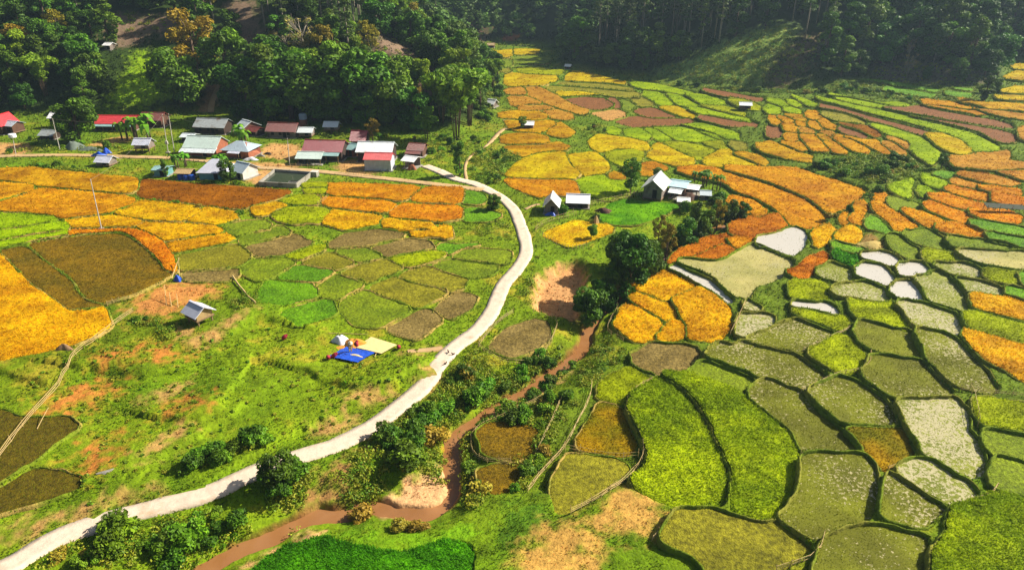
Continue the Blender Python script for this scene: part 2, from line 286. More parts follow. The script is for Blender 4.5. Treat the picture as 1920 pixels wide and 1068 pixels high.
# ------------------------------------------------------------------ rice fields, traced on the ground (kind, outline)
FIELDS = """
g -60,322 0,318 60,316 87,319 175,329 262,337 255,360 175,357 100,349 45,339 0,333 -60,330
m 265,337 300,340 400,349 480,355 542,360 538,366 480,383 457,388 400,380 325,372 258,361
g -60,350 0,348 70,353 0,377 -60,385
g -60,392 0,379 87,358 175,365 262,377 212,397 180,403 120,411 100,406 50,399 0,396
y 214,399 262,386 300,387 380,396 345,415 275,413 225,402
y 382,399 400,399 447,407 425,416 400,420 347,415
y 125,414 212,407 270,416 250,424 192,427 137,427
l -60,400 0,401 100,407 107,414 0,431 -60,440
l -60,448 0,435 117,418 130,424 125,430 20,446 0,450 -60,458
l -60,468 0,456 20,449 127,434 127,440 50,452 0,463 -60,475
o 130,441 127,434 225,430 262,435 295,447 312,465 328,500 322,512 311,507 298,487 276,465 250,444 225,434 175,437
h 52,456 130,443 175,439 225,437 247,447 272,468 295,491 307,508 317,518 300,530 250,553 200,568 162,562 152,548 147,532 125,512 87,487 67,469
h 3,468 8,467 38,462 57,469 80,489 112,514 135,532 142,549 162,568 195,577 132,584 110,566 85,549 60,532 32,504
y -60,455 2,479 32,508 60,537 85,554 110,571 130,588 160,586 200,583 208,614 175,634 112,659 50,671 0,681 -60,690
y 254,423 275,419 350,423 400,428 420,437 310,454 287,439
y 313,457 425,441 440,450 322,476
k 328,481 445,460 472,479 450,502 338,508
t 343,513 447,505 445,519 425,527 350,527
o 620,344 792,352 760,373 615,362
o 802,352 870,355 862,380 764,373
o 608,372 744,385 721,397 655,388 603,380
o 753,387 805,390 865,392 866,413 780,406 728,402
E 873,358 905,364 910,377 864,380
E 868,393 920,398 940,405 917,416 869,415
u 568,345 614,344 611,351 571,350
u 571,355 611,355 606,362 573,361
u 523,377 555,369 595,372 596,383 550,383
y 475,391 517,384 541,387 505,398 478,397
u 508,399 542,390 595,392 618,400 600,420 562,416 520,405
y 602,421 620,400 712,411 705,417 665,427 630,423
y 716,421 730,418 817,428 805,432 755,432
y 768,434 840,433 841,441 775,440
e 420,425 457,417 512,428 447,441
e 449,444 515,431 545,440 480,453 456,460
t 459,462 547,442 590,458 530,481 480,482
u 533,482 587,463 612,464 562,486
e 451,514 456,498 475,485 530,484 554,492 512,516 480,522
t 616,458 655,442 705,434 755,439 750,447 695,459 642,463
t 693,465 742,453 805,460 812,466 730,480
e 628,468 687,467 714,482 705,486 672,490
k 564,493 615,478 664,493 627,506
u 731,485 812,473 837,479 760,498
E 816,463 905,458 855,471 840,473
e 849,482 867,465 905,468 957,473 955,493 937,497 855,483
e 809,499 852,488 935,499 924,516 875,523
k 744,519 802,503 875,525 864,536 842,543 792,533
k 637,514 675,500 720,490 757,501 695,528
E 517,523 557,500 626,508 592,531
e 602,532 629,517 679,530 673,536 628,558 597,553 592,540
E 482,568 487,549 505,528 587,533 589,542 590,555 527,573
E 522,589 618,562 630,590 562,614
e 641,566 687,547 775,579 712,615 665,610 640,584
k 700,531 741,522 791,536 840,546 790,574 776,577 695,543
t 814,584 856,555 894,557 884,579 845,599
t 722,619 785,586 810,587 830,601 792,633 777,637
t 914,652 948,616 1000,600 1028,606 1032,634 1008,654 960,673
y 945,330 960,315 1005,292 1058,287 1064,307 1086,327 1076,336 1010,335
y 1063,293 1080,290 1110,292 1140,317 1130,326 1092,330 1078,317
o 943,336 1010,339 1078,342 1084,359 1086,368 1035,366 1010,371 958,350
l 1081,340 1097,334 1130,330 1140,339 1174,343 1174,362 1135,373 1100,366 1083,350
g 1146,328 1176,339 1142,337
v 1122,407 1142,386 1177,375 1278,388 1235,409 1197,422 1160,422
q 1013,439 1080,413 1146,430 1144,440 1070,466
g 938,256 1000,258 1030,266 1020,270 940,269
g 945,276 1045,275 1068,281 1000,286 985,290 950,283
g 1022,247 1046,236 1080,250 1068,255
g 945,225 1000,229 1043,235 1018,245 955,240
g 932,212 1010,212 1027,222 1000,227 935,221
s 945,171 980,168 986,179 960,178 948,175
s 952,182 987,182 1019,196 962,196
s 968,199 1020,200 1040,206 975,207
s 983,166 1002,165 1025,173 1100,207 1100,216 1085,216 1072,211 1040,199 990,180
s 1016,209 1042,208 1074,217 1074,222 1030,215
u 968,130 1030,132 1058,134 1047,139 975,136
y 948,140 1040,147 1045,152 1007,159 945,159
y 1063,142 1075,131 1135,146 1178,160 1135,155 1060,150
k 1058,154 1135,161 1193,172 1175,171 1100,162 1030,155
k 1024,160 1090,166 1200,180 1198,184 1135,179 1085,169 1026,169
y 1042,173 1085,173 1132,180 1110,179 1048,179
b 1057,186 1100,183 1134,190 1150,200 1132,206 1095,206 1068,197
b 1148,183 1165,200 1158,206 1153,200 1138,188
e 1162,186 1194,202 1176,204
k 1183,186 1202,187 1230,197 1200,199
d 1106,212 1155,208 1176,217 1135,223
b 1187,205 1225,205 1273,221 1217,221
b 1152,225 1185,223 1303,225 1295,234 1230,236 1180,234
l 1204,175 1235,176 1263,192 1260,199 1237,199 1226,189
l 1249,178 1272,181 1313,197 1305,201 1268,196
y 1232,202 1265,202 1308,217 1303,223 1280,221
l 1178,154 1240,161 1308,173 1272,175 1212,166
l 1282,178 1320,178 1363,193 1345,197 1318,197
u 1309,200 1350,201 1403,217 1350,209
l 1289,207 1307,205 1392,220 1408,225 1395,226 1312,215
b 1314,219 1408,229 1423,235 1385,235 1306,225
l 1137,245 1160,247 1158,252 1140,251
l 1172,246 1199,246 1220,257 1214,260 1174,250
l 1209,242 1230,245 1258,262 1243,264 1226,254
l 1223,241 1292,243 1347,262 1342,266 1272,265 1236,245
l 1272,235 1322,237 1392,257 1360,254 1310,242
l 1299,245 1343,255 1352,262 1335,259
y 1104,264 1120,253 1145,256 1185,268 1218,279 1206,285 1126,280 1110,271
u 1137,284 1204,276 1206,290 1198,300 1177,312 1142,295
y 1216,288 1230,275 1256,279 1303,304 1270,314 1214,293
u 1244,268 1277,268 1342,283 1330,290 1314,298 1260,280
u 1312,266 1350,266 1363,282 1350,283
y 1347,286 1368,285 1372,296 1425,312 1330,307 1319,302
g 1374,291 1393,285 1438,305 1433,309
k 1367,268 1396,268 1399,281 1385,283
o 1203,311 1225,308 1253,318 1243,321 1210,316
o 1184,321 1200,317 1224,324 1224,331 1192,328
o 1268,320 1310,323 1342,327 1440,355 1500,375 1553,406 1540,420 1515,428 1498,424 1458,386 1420,373 1360,346 1285,330
o 1345,321 1440,321 1515,324 1577,338 1630,355 1600,374 1567,396 1556,398 1515,371 1485,358 1440,343
o 1362,375 1410,381 1428,394 1407,397 1370,383
g 1409,399 1432,398 1436,408 1416,407
n 1367,424 1400,418 1440,411 1458,411 1476,425 1440,440 1400,446 1370,441
g 1362,452 1376,447 1405,449 1387,466
n 1253,497 1261,478 1322,448 1360,443 1363,448 1343,462 1286,489
n 1289,492 1354,460 1384,470 1350,491
p 1268,500 1290,494 1350,496 1410,466 1440,468 1487,488 1464,517 1440,530 1418,534 1400,556 1388,555 1360,540 1335,516
w 1253,510 1265,507 1300,518 1335,530 1360,547 1374,563 1368,568 1345,549 1310,531
w 1421,463 1426,448 1440,443 1490,432 1509,437 1500,463 1482,476 1455,470
y 1526,438 1549,425 1566,435 1546,458 1532,463
y 1566,443 1590,428 1614,440 1600,458 1568,454
g 1576,411 1587,408 1590,417 1580,419
g 1601,387 1621,385 1620,403 1607,402
g 1593,417 1601,406 1619,408 1620,421
o 1639,369 1656,365 1661,372 1651,380
l 1668,349 1709,333 1714,338 1704,354 1706,373 1690,371 1671,359
l 1729,332 1747,330 1773,342 1770,355 1740,346
l 1721,354 1735,352 1756,367 1733,367
E 1748,327 1793,320 1784,331 1766,333
s 1776,304 1790,298 1830,297 1836,287 1894,285 1890,302 1960,305 1960,312 1862,323 1797,318
s 1799,323 1860,328 1914,342 1897,347 1850,343 1793,331
s 1868,323 1960,318 1960,345 1877,327
s 1787,339 1797,338 1838,348 1825,351 1788,343
o 1829,353 1852,352 1910,360 1911,366 1877,363
o 1769,359 1779,355 1854,368 1854,376 1802,368
o 1859,368 1960,376 1960,384 1861,376
o 1734,370 1765,369 1860,387 1859,392 1785,385
e 1664,377 1678,374 1725,387 1720,393 1678,391
g 1634,389 1641,384 1678,405 1725,429 1682,427 1661,407
g 1688,396 1701,395 1780,421 1746,422 1711,408
o 1729,389 1741,385 1825,409 1819,413 1766,402
o 1814,399 1830,399 1914,409 1911,416 1853,410
g 1751,427 1782,424 1840,439 1840,445 1786,436
E 1624,414 1633,410 1673,439 1660,436 1627,427
e 1693,439 1740,438 1775,459 1766,466 1712,455
E 1815,422 1830,422 1960,433 1960,440 1866,433
e 1775,450 1802,453 1912,464 1790,465
E 1848,443 1960,458 1960,463 1856,450
p 1789,475 1900,476 1960,480 1960,500 1910,503 1812,488
e 1662,445 1690,453 1720,472 1722,483 1710,483 1673,466
u 1727,473 1765,475 1800,489 1796,492 1741,491
w 1616,474 1645,470 1693,494 1675,497 1616,483
w 1608,511 1621,498 1652,500 1673,523 1671,532 1636,527
w 1682,502 1724,498 1740,511 1736,516 1690,517
c 1531,512 1558,495 1595,507 1594,523 1580,531 1545,520
G 1563,479 1571,477 1606,487 1604,501 1563,489
E 1561,458 1609,467 1659,475 1605,474 1566,469
c 1749,497 1801,494 1838,507 1840,522 1778,516
u 1847,508 1907,515 1915,531 1848,522
E 1912,513 1960,522 1960,540 1921,532
n 1473,512 1500,503 1516,487 1540,480 1549,484 1522,511 1500,525
c 1564,546 1590,537 1630,533 1658,546 1667,565 1615,563 1573,555
w 1671,544 1682,532 1712,531 1721,541 1735,565 1684,556
c 1713,523 1771,512 1797,541 1803,556 1812,578 1802,583 1743,565 1728,540
c 1788,523 1838,531 1884,549 1880,555 1816,551 1803,532
E 1887,545 1960,560 1960,575 1889,553
y 1819,553 1880,559 1960,582 1960,606 1829,577
u 1588,563 1630,569 1671,572 1702,611 1698,618 1612,598 1602,582
c 1682,571 1702,570 1789,587 1796,597 1803,623 1782,625 1714,608
u 1808,593 1960,622 1960,655 1818,622
y 1804,628 1820,628 1960,654 1960,740 1865,682 1829,655
w 1486,567 1551,570 1573,591 1512,581 1484,580
u 1483,584 1512,584 1574,594 1588,611 1579,618 1560,613 1511,595
u 1483,531 1553,535 1546,549 1549,563 1482,563
c 1391,595 1430,590 1450,592 1448,613 1440,618 1386,632 1388,612
c 1398,569 1427,577 1424,584 1399,582
a 1396,645 1436,627 1472,608 1488,604 1527,615 1558,622 1561,627 1500,657 1440,652
u 1523,659 1572,636 1587,638 1623,669 1623,683 1599,697 1580,699 1521,668
a 1603,629 1613,607 1647,612 1703,626 1728,666 1726,673 1636,655 1616,645
a 1712,625 1771,632 1872,727 1866,731 1803,727 1742,675
a 1318,676 1346,658 1395,653 1440,657 1490,667 1556,706 1506,729 1440,707
e 1288,706 1318,685 1330,685 1414,711 1394,729 1370,723
t 1182,676 1222,657 1280,651 1310,657 1305,676 1274,710 1237,704
u 1121,748 1123,726 1148,707 1176,697 1204,712 1214,714 1176,744 1170,754
j 1102,797 1122,760 1156,763 1166,784 1169,801 1188,838 1180,854 1086,846 1082,826
k 1066,860 1168,870 1179,886 1066,959 1044,961 1032,918 1048,888
r 1187,747 1225,726 1237,726 1283,754 1308,784 1323,816 1345,868 1358,908 1358,944 1272,951 1240,941 1180,911 1212,888 1217,863 1212,823 1199,799 1184,769
r 1240,716 1255,712 1310,720 1365,735 1405,760 1435,785 1470,808 1485,826 1495,850 1493,913 1475,941 1455,959 1430,968 1372,959 1382,901 1367,851 1337,801 1312,759 1274,731
a 1403,736 1440,720 1500,735 1518,760 1563,794 1613,847 1502,849 1484,808 1442,774 1412,756
a 1515,737 1570,713 1590,716 1658,752 1675,775 1680,797 1580,795 1542,766
j 1584,806 1686,804 1703,838 1714,855 1667,876 1655,880 1627,859 1622,845 1602,820
a 1618,697 1631,676 1720,681 1736,695 1789,740 1720,742 1678,744 1624,710
c 1683,755 1752,748 1790,750 1808,767 1810,799 1823,835 1841,875 1838,889 1820,891 1732,860 1724,832 1709,801 1697,776
u 1826,751 1960,760 1960,815 1845,801 1832,777
e 1845,808 1960,827 1960,875 1864,860 1857,845
e 1868,867 1960,880 1960,937 1871,919 1860,907 1858,896
c 1676,889 1727,873 1815,899 1835,926 1828,936 1778,946
a 1668,897 1773,951 1750,971 1740,989 1710,989 1652,972 1657,941 1664,913
a 1504,868 1615,868 1643,889 1645,921 1632,970 1580,981 1530,1009 1504,999 1464,972 1478,956 1499,918
k 1267,963 1350,965 1410,983 1440,985 1465,983 1508,1009 1520,1026 1470,1066 1440,1110 1340,1110 1310,1053 1232,1016
a 1547,1014 1600,1000 1650,987 1738,1004 1733,1045 1720,1110 1515,1110 1537,1040
r 1788,953 1815,943 1870,928 1960,938 1960,1110 1740,1110 1755,1051 1774,1001
G 450,1110 530,1043 605,1020 655,1028 730,1040 780,1035 830,1011 880,1020 888,1036 880,1110
h 895,812 912,797 960,792 1008,802 998,848 960,860 908,853
h 897,885 930,878 985,880 970,915 925,925 900,910
z -60,766 0,768 50,786 125,783 148,796 138,810 70,856 0,894 -60,920
z 52,885 100,878 158,898 148,916 87,941 0,964 -60,985 -60,940 0,923
l 1547,177 1615,188 1715,200 1690,201 1600,184
l 1562,186 1595,187 1678,201 1664,203 1600,196
l 1527,185 1600,201 1665,213 1765,231 1830,248 1858,264 1878,283 1832,283 1811,264 1766,244 1665,219 1590,206 1537,191
l 1632,235 1665,238 1738,265 1760,284 1757,298 1741,306 1722,298 1706,276 1700,265 1653,244
y 1734,252 1772,252 1804,265 1818,284 1810,292 1788,291 1753,271
b 1532,200 1580,203 1635,222 1750,247 1730,250 1665,234 1615,219 1558,206
k 1537,212 1580,213 1623,229 1622,232 1565,226
m 1567,231 1612,236 1625,241 1652,252 1640,254 1600,240
b 1569,238 1628,255 1615,259 1582,245
o 1512,213 1530,215 1536,222 1513,220
o 1537,225 1547,228 1568,242 1545,239
g 1468,216 1506,218 1510,226 1490,224
o 1441,221 1454,218 1465,230 1450,234
o 1458,218 1472,221 1489,227 1471,231
o 1468,233 1486,233 1494,245 1473,245
o 1492,230 1507,231 1510,237 1496,237
s 1498,241 1524,246 1526,250 1501,250
o 1516,231 1529,233 1541,245 1523,240
b 1440,236 1461,241 1466,255 1440,259
o 1471,253 1491,251 1491,266 1474,265
o 1498,254 1527,254 1540,268 1557,284 1545,286 1523,284 1512,268
g 1440,268 1457,273 1530,300 1445,289 1415,275
o 1460,268 1496,268 1518,279 1500,282
g 1531,253 1545,254 1560,265 1542,264
s 1538,248 1557,251 1564,255 1546,254
o 1542,268 1561,268 1590,289 1564,289
o 1562,258 1574,259 1605,268 1628,284 1624,289 1602,286 1573,267
o 1580,259 1610,264 1645,268 1672,289 1660,291 1638,280 1615,267
s 1652,268 1671,268 1698,287 1696,295 1678,289
s 1660,258 1682,260 1705,268 1710,277 1700,283 1683,268
l 1468,206 1482,202 1503,212 1486,214
l 1482,178 1504,185 1538,197 1522,196 1500,188
l 1440,186 1464,186 1478,195 1472,199 1442,190
l 1474,188 1489,189 1504,200 1495,201 1479,195
l 1440,198 1454,198 1464,210 1440,216 1428,206
u 1366,186 1390,188 1437,205 1432,207 1388,197
b 1318,168 1434,182 1428,186 1362,182 1318,173
o 1722,194 1750,193 1838,205 1810,204
o 1727,199 1848,212 1830,213
g 1787,191 1960,201 1960,209 1850,200
s 1817,206 1960,222 1960,229 1865,211
b 1648,205 1715,203 1815,216 1908,238 1865,236 1740,219
b 1692,217 1790,231 1865,241 1903,251 1908,264 1865,261 1830,245
s 1910,241 1960,244 1960,283 1912,262
E 1607,149 1665,153 1763,167 1755,171 1700,162 1625,154
E 1648,165 1758,177 1750,179 1700,172
E 1772,171 1823,177 1820,179 1775,175
E 1782,165 1823,166 1825,170
y 1872,172 1960,164 1960,178 1880,176
y 1863,182 1960,178 1960,187 1870,186
y 1892,120 1960,122 1960,136 1900,130
y 1907,133 1960,139 1960,152 1878,145
y 869,92 905,87 914,89 872,97
y 887,102 960,93 960,107 905,107
y 962,92 1013,94 1008,98 962,102
e 962,108 1033,109 1028,117 958,116
e 912,115 958,113 958,124 918,122
k 936,132 958,133 950,138
y 1178,541 1215,525 1245,513 1290,530 1305,538 1258,561 1240,562
y 1176,554 1188,553 1252,574 1265,586 1265,600 1254,600 1197,574
y 1150,614 1167,577 1185,580 1235,602 1244,619 1225,631 1185,639
y 1257,610 1277,606 1284,612 1281,629 1255,639 1231,635
y 1260,564 1310,542 1342,557 1369,577 1362,609 1354,629 1322,638 1292,633 1291,614 1279,599 1271,579
"""
# ------------------------------------------------------------------ what grows where: colours of the crops (albedo) and their stature
K = 0.78
GAINS = {'g': [1.394, 1.22, 0.15], 'm': [1.245, 1.023, 0.15], 'y': [1.252, 1.277, 0.15], 'l': [1.272, 1.441, 0.15], 'o': [1.582, 1.326, 0.15], 'h': [1.015, 1.088, 0.15], 'k': [0.96, 1.048, 0.276], 't': [0.904, 0.931, 0.674], 'E': [1.107, 1.334, 0.15], 'u': [1.305, 1.343, 0.15], 'e': [0.901, 1.045, 0.15], 'v': [0.926, 1.079, 0.15], 'q': [1.809, 1.739, 0.15], 's': [1.435, 1.121, 0.235], 'b': [0.95, 0.82, 0.6], 'd': [1, 0.9, 0.6], 'n': [1.382, 1.272, 0.15], 'G': [1.796, 1.936, 0.15], 'r': [1.784, 1.751, 0.15], 'z': [1.226, 1.873, 0.15], 'j': [1.239, 1.342, 0.15]}
KINDS = {  # top colour, second colour, soil/water colour, height, tuft size, tuft density
 'g': ((222,165,38), (190,128,22), (120,82,20), .50, 1.0, 1.0),
 'y': ((236,184,20), (216,154,16), (128,92,16), .50, 1.0, 1.0),
 'o': ((218,152,40), (198,128,30), (120,72,18), .48, 1.0, 1.0),
 'n': ((204,130,38), (180,106,26), (112,60,16), .45, 1.0, 1.0),
 's': ((212,158,90), (194,136,68), (130,85,45), .40, 1.0, 1.0),
 'u': ((172,182,26), (140,150,20), (84,92,20), .40, 1.0, 1.0),
 'l': ((168,186,26), (142,166,18), (80,105,16), .40, 1.0, 1.0),
 'r': ((152,168,30), (114,138,22), (62,78,14), .65, 1.25, 1.3),
 'G': ((80,138,30), (56,112,20), (24,52,10), .75, 1.5, 1.3),
 'E': ((134,174,24), (108,152,18), (66,88,20), .20, .8, .9),
 'e': ((150,160,64), (120,140,44), (96,95,48), .12, .7, .75),
 'k': ((164,154,64), (134,130,44), (112,96,50), .12, .7, .7),
 't': ((170,146,92), (140,120,64), (128,104,66), .10, .7, .7),
 'h': ((154,118,34), (124,106,26), (96,66,28), .14, .9, .8),
 'm': ((178,112,32), (150,92,24), (112,72,24), .30, 1.0, .9),
 'j': ((172, 132, 30), (128, 120, 28), (100, 80, 26), .25, 1.0, .9),
 'b': ((160,114,70), (138,92,50), (142,100,64), .06, .6, .35),
 'd': ((205,165,110), (180,135,80), (200,158,104), .05, .6, .3),
 'z': ((132,112,50), (108,100,34), (86,60,36), .06, .7, .6),
 'v': ((130,182,24), (100,160,18), (60,96,20), .25, .9, 1.0),
 'q': ((216,176,40), (180,140,30), (150,120,60), .30, 1.0, .8),
 'p': ((190,180,96), (160,162,60), (176,164,116), .06, .7, .5),
 'c': ((158,166,56), (130,144,34), (130,130,60), .06, .7, .8),
 'a': ((142,150,26), (114,120,20), (102,98,28), .08, .8, 1.1),
 'w': ((150,150,80), (130,140,60), (150,140,122), .02, .6, .10),
}
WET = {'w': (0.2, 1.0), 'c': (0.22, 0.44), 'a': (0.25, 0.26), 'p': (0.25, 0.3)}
def paddy_floor_mat(kind):
    'wet mud with standing water where a noise says so'
    t, s2, soil, *_ = KINDS[kind]; rgh, frac = WET[kind]
    m, nt, b, out = new_mat('flooded_stubble_floor_' + kind); L = nt.links
    g = N(nt, 'ShaderNodeNewGeometry'); a = N(nt, 'ShaderNodeAttribute', attribute_name='Col')
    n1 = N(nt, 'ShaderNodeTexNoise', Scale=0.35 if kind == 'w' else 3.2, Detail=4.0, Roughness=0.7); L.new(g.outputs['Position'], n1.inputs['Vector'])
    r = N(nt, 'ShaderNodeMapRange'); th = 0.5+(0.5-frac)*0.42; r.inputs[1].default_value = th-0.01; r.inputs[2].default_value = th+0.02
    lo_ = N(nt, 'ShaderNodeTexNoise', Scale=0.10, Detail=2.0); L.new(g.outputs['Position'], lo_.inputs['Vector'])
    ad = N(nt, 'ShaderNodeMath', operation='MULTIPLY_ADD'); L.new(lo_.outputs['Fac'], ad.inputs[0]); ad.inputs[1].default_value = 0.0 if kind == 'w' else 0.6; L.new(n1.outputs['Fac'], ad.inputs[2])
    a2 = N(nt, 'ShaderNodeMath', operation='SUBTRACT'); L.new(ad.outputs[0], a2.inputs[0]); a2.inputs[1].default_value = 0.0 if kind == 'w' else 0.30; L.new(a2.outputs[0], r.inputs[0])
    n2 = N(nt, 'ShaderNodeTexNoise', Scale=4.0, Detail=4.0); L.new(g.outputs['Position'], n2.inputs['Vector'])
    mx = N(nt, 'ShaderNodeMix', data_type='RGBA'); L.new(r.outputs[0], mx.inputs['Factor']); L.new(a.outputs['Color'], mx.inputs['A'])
    mx.inputs['B'].default_value = (*(lin(196, 189, 176, .95) if kind == 'w' else lin(182, 172, 128, .95) if kind == 'c' else lin(182, 170, 120, .9)), 1); L.new(mx.outputs['Result'], b.inputs['Base Color'])  # white paddies: bright sky reflection is put into the water's base colour
    r2 = N(nt, 'ShaderNodeMapRange'); r2.inputs[3].default_value = 0.85; r2.inputs[4].default_value = rgh; L.new(r.outputs[0], r2.inputs[0]); L.new(r2.outputs[0], b.inputs['Roughness'])
    r3 = N(nt, 'ShaderNodeMapRange'); r3.inputs[3].default_value = 0.15; r3.inputs[4].default_value = 0.8; L.new(r.outputs[0], r3.inputs[0]); L.new(r3.outputs[0], b.inputs['Specular IOR Level'])
    bp = N(nt, 'ShaderNodeBump', Strength=0.55, Distance=0.06); L.new(n2.outputs['Fac'], bp.inputs['Height']); L.new(bp.outputs[0], b.inputs['Normal'])
    return m
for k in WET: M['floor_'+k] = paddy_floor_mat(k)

PADDY = []; OUTL = []
for line in FIELDS.strip().splitlines():
    kind, rest = line.split(' ', 1); P = pts(rest); a = chaikin(P, 1, .11) if len(P) < 9 else chaikin(P, 2, .14); b = []
    for i in range(len(a)):
        p, q = a[i], a[(i+1) % len(a)]; k = max(1, int(np.hypot(*(q-p))/9))
        for j in range(k): b.append(p+(q-p)*j/k)
    OUTL.append((kind, np.array(b)))
for n_, (kind, a) in enumerate(OUTL):   # neighbouring fields grow towards each other until only a bund is left between them
    nn = np.roll(a, -1, 0)-np.roll(a, 1, 0); nn /= np.linalg.norm(nn, axis=1)[:, None]+1e-9
    ar = np.sum(a[:, 0]*np.roll(a[:, 1], -1)-np.roll(a[:, 0], -1)*a[:, 1]); nn = np.stack([nn[:, 1], -nn[:, 0]], 1)*np.sign(ar)
    gap = 2.0+.0048*a[:, 1]; lim = np.where(a[:, 1] < 300, np.clip(.03*(a[:, 1]-40)+3, 3.5, 8), np.clip(.024*(a[:, 1]-40)+2.5, 3.5, 12)); hit = np.full(len(a), 99.0); bb0, bb1 = a.min(0)-32, a.max(0)+32
    near = [o for m_, (_, o) in enumerate(OUTL) if m_ != n_ and (o.max(0) > bb0).all() and (o.min(0) < bb1).all()]
    for t in np.arange(-2, 32, 1.0):
        q = a+nn*t; m = hit > 90
        if not m.any(): break
        for o in near:
            h = m & (hit > 90); h[h] = in_poly(q[h], o); hit[h] = t
    gr = np.where(hit < 90, np.clip((hit-gap)/2, -3, lim), np.clip((a[:, 1]-60)/160, .3, 2.2))
    gr = sum(np.roll(gr, k) for k in (-1, 0, 1))/3
    a = a+nn*gr[:, None]*np.array([1, .95]); PADDY.append([kind, a, at(a[:, 0], a[:, 1])])

# ------------------------------------------------------------------ road, paths
ROAD_PX = pts("-70,1098 15,1062 100,1011 200,975 300,949 400,919 480,884 530,866 580,850 630,834 697,800 742,767 797,721 825,680 853,650 893,620 922,584 944,534 968,506 986,476 984,448 974,418 963,393 940,371 917,358 890,345 855,336 825,322 797,311")
LANE_PX = pts("905,357 870,352 792,343 705,333 630,325 580,320 530,317 480,314 420,306 330,297 230,294 130,291 0,293 -120,299")
PATHS_PX = [("830,652 800,657 765,662", .9), ("1012,383 1000,385 985,392", .6), ("875,338 872,315 880,295 905,278 918,268", .7), ("918,268 940,245 955,238 945,225", 1.2),
            ("395,212 398,190 408,168 420,140", 1.6)]
def lift(px): return at(px[:, 0], px[:, 1])
ROAD = catmull(lift(ROAD_PX), 6); LANE = catmull(lift(LANE_PX), 5); PATHS = [(catmull(lift(pts(s)), 6), w) for s, w in PATHS_PX]
def ribbon(name, line, width, dz, mat, nx=5):
    L = [line[0]]
    for p, q in zip(line[:-1], line[1:]):
        n = max(1, int(np.hypot(*(q-p))/0.7))
        for k in range(1, n+1): L.append(p+(q-p)*k/n)
    L = np.array(L); T = np.gradient(L, axis=0); T /= np.linalg.norm(T, axis=1)[:, None]; Nn = np.stack([-T[:, 1], T[:, 0]], 1)
    s = np.linspace(-.5, .5, nx); wob = (fbm(L[:, 0]*.8, L[:, 1]*.8, 77)-.5)*0.22*width
    X = L[:, None, 0]+Nn[:, None, 0]*(s*(width)+np.sign(s)*wob[:, None]*0.6); Y = L[:, None, 1]+Nn[:, None, 1]*(s*(width)+np.sign(s)*wob[:, None]*.6)
    Zc = H(L[:, 0], L[:, 1]); k = np.ones(9)/9; Zc = np.convolve(np.pad(Zc, 4, 'edge'), k, 'valid')
    Z = Zc[:, None]+dz+0*X
    top = np.stack([X, Y, Z], -1); lo = top[:, [0, -1]].copy(); lo[:, :, 2] -= 0.5
    V = np.concatenate([top, lo], 1); m = nx+2; V = V.reshape(-1, 3); n = len(L); F = []
    order = [nx]+list(range(nx))+[nx+1]
    i = np.arange(n-1)[:, None]*m; a = np.array(order[:-1]); b = np.array(order[1:])
    F = np.stack([i+a, i+m+a, i+m+b, i+b], -1).reshape(-1, 4)[:, ::-1]
    return struct(mesh_np(name, V, F, mat, smooth=False))
ribbon('road', ROAD, 2.2, 0.10, M['concrete_road']); ribbon('lane', LANE, 2.0, 0.085, M['path'])
for l, w in PATHS: ribbon('footpath', l, w, 0.05, M['path'], 3)

# ------------------------------------------------------------------ ground colour
PATCH = []
def patch(c, soft, s, k=K, px=True):
    P = pts(s); PATCH.append((lin(*c, k), soft, chaikin(at(P[:, 0], P[:, 1]), 2)))
HILLDARK = lin(58, 78, 26, K)
for s in ["690,102 742,68 800,120 838,178 812,192 770,182 745,142", "195,22 300,30 352,35 350,62 290,66 235,60 205,76", "425,0 485,0 488,104 440,72", "205,46 262,50 268,82 212,88"]:
    patch((140, 116, 94), 3, s)
patch((158, 194, 30), 3, "196,196 246,130 252,98 312,106 322,150 302,196")
patch((172, 138, 92), 1.5, "370,208 392,160 416,134 428,150 408,186 396,212")
patch((158, 182, 84), 4, "1230,132 1300,105 1400,62 1480,45 1495,75 1440,120 1435,160 1330,158 1260,146")
patch((122, 104, 72), 4, "1445,160 1450,115 1530,60 1562,76 1500,140 1470,166")
patch((118, 108, 80), 3, "1640,152 1640,118 1700,112 1790,125 1850,140 1840,163 1740,157")
patch((200, 120, 80), 1.5, "938,74 955,60 972,68 962,77")
patch((120, 92, 75), 4, "850,60 890,40 920,52 905,75 870,80")
for s in ["482,292 500,270 560,268 578,292 540,302", "622,320 640,300 705,300 690,322", "458,346 480,318 517,318 502,347", "-40,291 -40,268 58,268 62,289", "150,276 215,256 262,258 200,276", "420,303 560,306 560,317 440,318", "640,320 700,322 700,328 640,326"]:
    patch((208, 160, 98), 1, s)
patch((122, 168, 20), 1.5, "470,1050 560,1000 640,985 722,1003 800,1003 862,985 905,1000 882,1018 780,1034 660,1026 600,1016 500,1046")
patch((88, 126, 22), 2, "945,960 1020,930 1030,965 1060,980 985,1010 930,1030")
for s in ["72,768 108,742 160,726 208,733 182,752 122,773", "138,862 190,834 228,838 200,866 160,882", "195,682 235,664 282,667 250,692", "297,666 330,661 337,673 310,680", "330,770 345,755 380,760 360,775"]:
    patch((200, 128, 56), 2.6, s)
patch((205, 140, 72), 2, "240,562 330,530 400,526 412,546 340,572 270,604 248,592")
for s in ["0,1010 60,972 120,958 190,933 292,912 286,926 180,958 90,984 20,1024", "590,802 655,780 662,800 600,822", "640,752 690,736 732,745 700,758 660,757", "760,664 800,652 836,650 800,664", "255,860 300,830 345,805 350,815 310,845 270,868", "370,640 420,610 470,580 475,590 430,620 385,648", "255,765 300,740 350,712 360,722 310,752", "330,620 345,612 378,640 370,655 350,640", "770,745 790,715 810,690 815,700 800,730 780,760"]:
    patch((190, 150, 84), 1.3, s)
SAND = (222, 168, 112)
